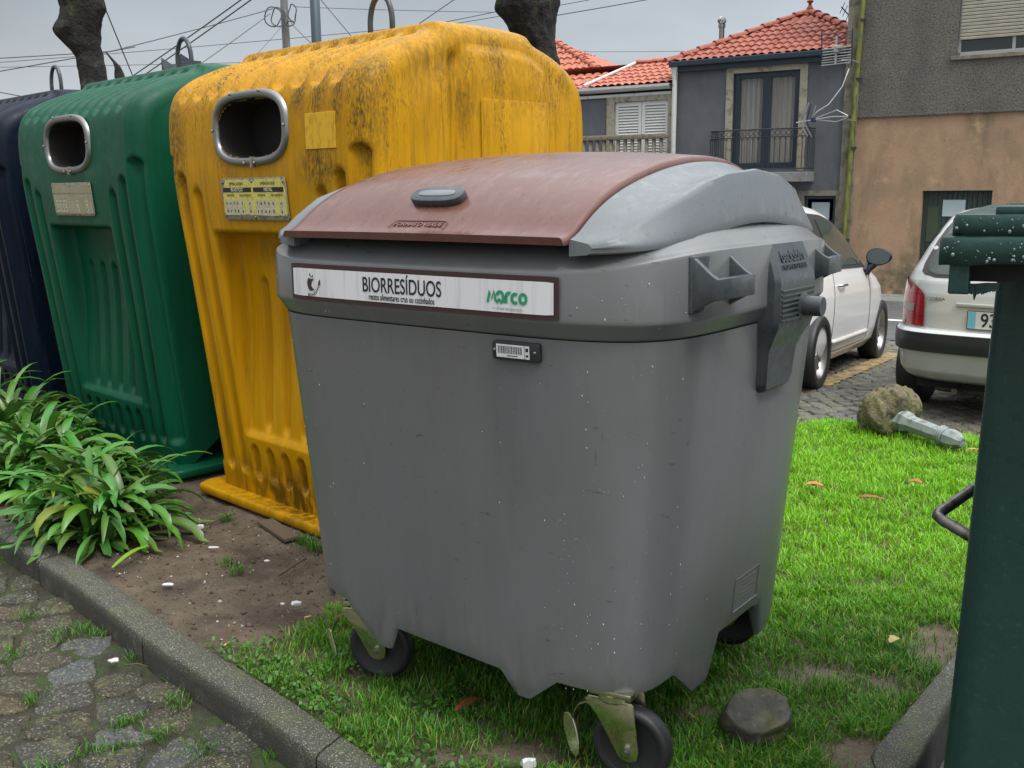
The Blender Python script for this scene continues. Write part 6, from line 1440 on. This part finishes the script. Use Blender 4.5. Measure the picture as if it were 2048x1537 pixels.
# rim lip: profile swept along the left and front edges
def lip(name, z0, z1, out, x0, y0, m_, wav=.0, y1=None, x1=None, th=.03, seed=0):
    x1 = x0+1.4 if x1 is None else x1; y1 = y0+.95 if y1 is None else y1
    P = rrect(x0-out, x1+out, y0-out, y1+out, .03, 4); N = []
    pts = []
    for a, b in zip(P, P[1:]+P[:1]):
        L = math.hypot(b[0]-a[0], b[1]-a[1]); k = max(1, int(L/.012)); pts += [(a[0]+(b[0]-a[0])*q/k, a[1]+(b[1]-a[1])*q/k) for q in range(k)]
    c = ((x0+x1)/2, (y0+y1)/2); V = []; n_ = len(pts)
    prof = [(0, z0), (0, z0+(z1-z0)*.5), (0, z1-.010), (.004, z1-.002), (.014, z1), (th, z1), (th+.004, z1-.01)]
    for i, p in enumerate(pts):
        a = Vector(pts[i-1]); b = Vector(pts[(i+1) % n_]); t = (b-a).normalized(); nr = Vector((-t.y, t.x))
        w1 = wav*(float(vnoise(p[0]*14+seed, p[1]*14, 1, seed))-.5)*2+wav*.6*(float(vnoise(p[0]*60+seed, p[1]*60, 1, seed+1))-.5)
        for d, z in prof: V.append((p[0]+nr.x*(d+w1*.5), p[1]+nr.y*(d+w1*.5), z+(w1 if z < z0+.001 else w1*.35)))
    m1 = len(prof); Fc = [(i*m1+j, ((i+1) % n_)*m1+j, ((i+1) % n_)*m1+j+1, i*m1+j+1) for i in range(n_) for j in range(m1-1)]
    o = npmesh(name, V, Fc, m_, gb); autosmooth(o, 45); md = o.modifiers.new('s', 'SOLIDIFY'); md.thickness = .006; md.offset = -1; return o
r0 = gl(1877, 500, 1.60); r1 = gl(1886, 450, 1.60)
lo1 = lip('rim_lip', r0.z-.022, r0.z+.022, 0, r0.x, r0.y, m_gbin, .0035, seed=3, th=.12)
lo2 = lip('rim_top', r0.z+.020, r0.z+.057, 0, r1.x+.012, r0.y+.012, m_gbin, .0030, seed=6, th=.10)
ca_ = MB()
ca_.box(r0.x+.03, r0.x+1.36, r0.y+.06, r0.y+.9, r0.z+.048, r0.z+.056, .004); lidg = ca_.build('lid', m_gbin, gb, auto=40)
hg_ = MB(); hx = gl(2035, 437, 1.62); hg_.box(hx.x-.03, hx.x+.10, r0.y+.02, r0.y+.10, r0.z+.05, r0.z+.069, .006); hg_.build('lid_hinge', m_gbin, lidg, auto=40)
# torn flap hanging from the lip
tf_ = MB(); e0 = gl(1893, 540, 1.60); pts = [(0, .0), (.0, -.046)]
zt2 = r0.z-.016
tf_.box(e0.x+.004, e0.x+.034, r0.y+.004, r0.y+.05, zt2-.054, zt2, .003)
xs = np.linspace(e0.x+.030, tlx.x+.012, 34); V = []
for i, x in enumerate(xs):
    t = i/33; d = .050+.006*float(vnoise(x*55, 0., 1, 4))+(.010 if .22 < t < .30 else 0)-.016*max(0, t-.5)+.003*random.random()
    V += [(x, r0.y+.032, zt2-.034-.006*float(vnoise(x*40, 3., 1, 5))), (x, r0.y+.030, zt2-d)]
tf_.add(V, [(2*i, 2*i+1, 2*i+3, 2*i+2) for i in range(33)])
tfo = tf_.build('torn_flap', m_gbin, gb); md = tfo.modifiers.new('s', 'SOLIDIFY'); md.thickness = .004
dkp = MB(); dkp.box(e0.x+.034, r0.x+1.3, r0.y+.045, r0.y+.85, r0.z-.052, r0.z-.005); dkp.build('rim_shadow_box', m_under, gb).name = 'rim_shade_fill'  # black box filling the recess under the lip, standing in for its shade
# side grip bar
h1, h2, h3 = gl(1956, 972, 2.02), gl(1870, 1032, 1.92), gl(1948, 1078, 1.84)
hb_ = MB(); hb_.tube([h1+(h1-h2).normalized()*.10, h1, h2+(h1-h2).normalized()*.016, h2+(h1-h2).normalized()*.004+(h3-h2).normalized()*.004, h2+(h3-h2).normalized()*.016, h3, h3+(h3-h2).normalized()*.10], .0112, 12); hb_.build('grip_bar', m_galv, gb, smooth=True)
def s_gb():
    x = random.uniform(r0.x, r0.x+.35); z = random.choice((random.uniform(r0.z-.018, r0.z+.016), random.uniform(r0.z+.024, r0.z+.05))); y = r0.y+(.0 if z < r0.z+.018 else .012); return Vector((x, y-.001, z)), Vector((0, -1, 0)), Vector((0, 0, -1))
m_drop = mat('rain drops on green', (.13, .20, .18), .08, spec=.8); drops(130, s_gb, lo1, .0008, .0030, .4)
# wheels of the near container
for x_, y_ in ((.15, -.2), (.15, .45), (1.2, -.2)):
    w_ = MB(); w_.lathe([(.03, -.022), (.09, -.022), (.10, -.01), (.10, .01), (.09, .022), (.03, .022)], 28, Matrix.Translation((x_, y_, .10)) @ Matrix.Rotation(pi/2, 4, 'X')); w_.box(x_-.03, x_+.03, y_-.04, y_+.04, .12, .20, .005) if False else None; w_.build('castor_wheel', m_rubber, gb, auto=40)

# ------------------------------------------------------------------ fallen bollard, stone, litter
m_bol = mat('grey green painted bollard', (.22, .26, .25), .42, layers=[dict(c=(.30, .34, .33), s=9, lo=.45, hi=.65), dict(c=(.14, .13, .05), s=14, lo=.56, hi=.7), dict(c=(.08, .09, .08), s=20, lo=.58, hi=.7)], bumps=[(40, .2, .003)])
m_mconc = mat('mossy broken concrete', (.15, .125, .075), .95, layers=[dict(c=(.13, .15, .035), s=7, lo=.42, hi=.62), dict(c=(.045, .035, .02), s=16, lo=.5, hi=.64), dict(c=(.28, .24, .17), s=40, lo=.58, hi=.68)], bumps=[(22, 1, .03, 6), (70, .6, .008)])
b0 = Vector((2.33, 5.72, .10)); b1 = Vector((2.44, 5.14, .06)); d_ = (b1-b0).normalized()
b0 = at(1795, 838, 5.70); b1 = at(1926, 897, 5.28); b0.z = max(b0.z, .08); b1.z = .055; d_ = (b1-b0).normalized(); Lb = (b1-b0).length
bl = empty('fallen_bollard', tuple(b0), 0, 'fallen grey bollard lying on the lawn with its concrete foot attached', 'bollard')
Mb = d_.to_track_quat('Z', 'Y').to_matrix().to_4x4()
s_ = Lb/.56
sh_ = MB(); sh_.lathe([(.070, -.04), (.078, .0), (.078, .035), (.070, .045), (.064, .055), (.068, .065), (.068, .085), (.060, .10), (.052, .12), (.047, .36), (.052, .375), (.058, .385), (.050, .392)], 8, Mb @ Matrix.Diagonal((1, 1, s_, 1))); sho = sh_.build('shaft', m_bol, bl, auto=25)
for z_ in (.382, .398, .414):
    r_ = MB(); r_.lathe([(.045, -.007), (.056, -.005), (.058, 0), (.056, .005), (.045, .007)], 24, Mb @ Matrix.Translation((0, 0, z_*s_))); r_.build('collar_ring', m_bol, sho, smooth=True)
hd = MB(); hd.lathe([(.045, .42), (.055, .43), (.056, .47), (.048, .515), (.024, .555), (.0, .56)], 8, Mb @ Matrix.Diagonal((1, 1, s_, 1)) @ Matrix.Rotation(.3, 4, 'Z')); hd.build('cap', m_bol, bl, auto=20)
bm = bmesh.new(); bmesh.ops.create_icosphere(bm, subdivisions=5, radius=1)
Mc = Mb @ Matrix.Translation((0, 0, -.07))
for v in bm.verts:
    c = v.co; n1 = float(vnoise(c.x*2.3+5, c.y*2.3+c.z*2+9, 1, 3))-.5; n2 = float(vnoise(c.x*7+5, c.y*7+c.z*6, 1, 4))-.5; n3 = float(vnoise(c.x*19, c.y*19+c.z*17, 1, 5))-.5; k = 1+.30*n1+.16*n2+.06*n3
    v.co = Vector((c.x*.19*k, c.y*.185*k, max(min(c.z, .72), -.8)*.155*k))
mb = MB(); mb.bm(bm, Mc); mb.build('concrete_foot', m_mconc, bl, smooth=True)
m_stoneb = mat('dark boulder', (.050, .046, .036), .6, layers=[dict(c=(.11, .115, .035), s=9, lo=.45, hi=.62), dict(c=(.04, .04, .042), s=6, lo=.5, hi=.66), dict(c=(.13, .12, .10), s=60, lo=.6, hi=.7)], bumps=[(18, .5, .01), (70, .5, .004)])
c0 = ground_pt(1512, 1440, .03); bm = bmesh.new(); bmesh.ops.create_icosphere(bm, subdivisions=5, radius=1)
for v in bm.verts:
    c = v.co.copy(); n1 = float(vnoise(c.x*1.8+2, c.y*1.8+c.z*2+4, 1, 13))-.5; n2 = float(vnoise(c.x*6, c.y*6+c.z*5, 1, 14))-.5; k = 1+.16*n1+.05*n2
    v.co = Vector((c.x*.098*k, c.y*.088*k, min(c.z, .50+.10*n1)*.085*k))
mb = MB(); mb.bm(bm, Matrix.Translation((c0.x, c0.y, .025)) @ Euler((R_(16), R_(-8), .5)).to_matrix().to_4x4()); tag(mb.build('stone', m_stoneb, smooth=True), 'dark flat topped stone in the grass beside the front wheel', 'stone')
m_lf = mat('fallen leaf', (1, 1, 1), .5, attr='tint', bumps=[(60, .4, .003)])
def leaf(p, az, L, w_, colr, label, curl=.4):
    d = Vector((cos(az), sin(az), 0)); s2 = Vector((-d.y, d.x, 0)); V = []; N = 9; M = 6; C = []
    for k in range(N):
        t = k/(N-1); ww = w_*sin(pi*min(1, t*.92+.06))**.75*(1+.12*math.sin(k*2.4))
        for q in range(M+1):
            u_ = q/M*2-1; V.append(tuple(p+d*L*(t-.5)+s2*ww*u_+Vector((0, 0, curl*ww*abs(u_)**1.4+.006*sin(t*pi)+.002*random.random())))); C.append([x_*(.7+.5*random.random()) for x_ in colr])
    Fc = [(k*(M+1)+q, k*(M+1)+q+1, (k+1)*(M+1)+q+1, (k+1)*(M+1)+q) for k in range(N-1) for q in range(M)]; o = npmesh('fallen_leaf', V, Fc, m_lf, None, col=np.array(C)); return tag(o, label, 'leaf', 'fallen leaves on the grass')
for px, py, z, az, L, w_, c, lb in ((938, 1410, .035, .75, .10, .014, (.19, .05, .018), 'curled rust brown leaf under the bin between its front wheels'),
    (1628, 972, .045, 2.9, .085, .024, (.55, .16, .04), 'orange leaf on the lawn closest to the grey bin side'), (1742, 998, .045, 2.8, .13, .017, (.30, .07, .02), 'long dark red leaf in the middle of the lawn'),
    (1830, 966, .045, 2.6, .06, .020, (.50, .10, .04), 'small red leaf on the lawn below the bollard'), (1946, 902, .03, 2.9, .08, .015, (.40, .22, .05), 'tan leaf beside the bollard tip'),
    (1790, 1282, .03, .6, .05, .016, (.40, .30, .12), 'pale tan leaf on the bare patch of the lawn')): leaf(ground_pt(px, py, z), az, L, w_, c, lb)
m_paper = mat('wet white paper', (.62, .62, .60), .6)
def scrap(name, px, py, z, rx, ry, label, m_=m_paper, cat='litter', h=.004):
    p = ground_pt(px, py, z); n_ = 11; V = []; az = random.uniform(0, 3)
    rr = [random.uniform(.65, 1.2) for _ in range(n_)]
    for lay in (0, 1):
        for k in range(n_): a = 2*pi*k/n_; x, y = rx*rr[k]*cos(a), ry*rr[k]*sin(a); V.append((p.x+x, p.y+y, p.z+lay*(.0015)+h*random.random()*lay))
    V.append((p.x, p.y, p.z+.002+h)); Fc = [(k, (k+1) % n_, n_+(k+1) % n_, n_+k) for k in range(n_)]+[(n_+k, n_+(k+1) % n_, 2*n_) for k in range(n_)]
    o = npmesh(name, V, Fc, m_, None, False); return tag(o, label, cat)
scrap('paper_scrap', 335, 1170, .008, .021, .014, 'white paper scrap alone on the bare soil')
scrap('paper_scrap', 228, 1322, -.070, .020, .014, 'white paper scrap lying on a cobble of the path')
scrap('paper_scrap', 594, 1209, .010, .022, .012, 'crumpled white scrap on the soil near the bin corner', h=.012)
scrap('paper_scrap', 565, 1209, .008, .010, .008, 'small cream crumb of litter left of the crumpled scrap')
scrap('paper_scrap', 427, 1096, .010, .026, .007, 'thin pale strip of litter on the soil by the plants')
scrap('paper_scrap', 400, 1056, .012, .018, .012, 'small crumpled foil bit at the edge of the plants', h=.014)
scrap('paper_scrap', 533, 1123, .008, .012, .007, 'oval white chip on the soil below the yellow container')
scrap('paper_scrap', 1060, 1532, .012, .022, .016, 'crumpled foil ball in the grass at the bottom edge', h=.02)
m_butt = mat('tan filter', (.55, .36, .12), .7); m_wood = mat('damp wood', (.10, .075, .05), .8, bumps=[(40, .5, .004)])
for px, py, az, lb in ((609, 1236, .5, 'tan cigarette end on the soil near the bin'), (448, 1292, 1.2, 'tan cigarette end near the kerb edge')):
    p = ground_pt(px, py, .008); mb = MB(); mb.tube([p, p+Vector((cos(az), sin(az), 0))*.026], .004, 8); tag(mb.build('cigarette_end', m_butt, None, smooth=True), lb, 'cigarette end')
mb = MB(); q0 = ground_pt(530, 1040, .016); q1 = ground_pt(585, 1076, .016); dd = (q1-q0); mb.prism([(0, -.035), (1, -.035), (1, .035), (0, .035)], -.012, .0, frameM(q0, dd, Vector((0, 0, 1)).cross(dd)) @ Matrix.Diagonal((dd.length, 1, 1, 1))); tag(mb.build('board', m_wood, auto=40), 'dark flat board wedged under the yellow container', 'board')
for i, (a, b, r_) in enumerate((((560, 1150), (612, 1118), .005), ((600, 1105), (625, 1135), .004), ((410, 1052), (470, 1028), .004), ((1030, 332), (1210, 345), .003))):
    if i == 3: A_, B_ = ground_pt(250, 1331, -.065), ground_pt(297, 1334, -.07)
    else: A_, B_ = ground_pt(*a, .012), ground_pt(*b, .012)
    mb = MB(); mb.tube([A_, A_.lerp(B_, .5)+Vector((.004, .004, .006)), B_], [r_, r_*.9, r_*.6], 6); tag(mb.build('twig', m_wood, None, smooth=True), ['thicker dark twig on the churned soil', 'short dark twig under the thicker one', 'straight twig beside the plants under the yellow base', 'thin twig lying on the path cobbles'][i], 'twig')
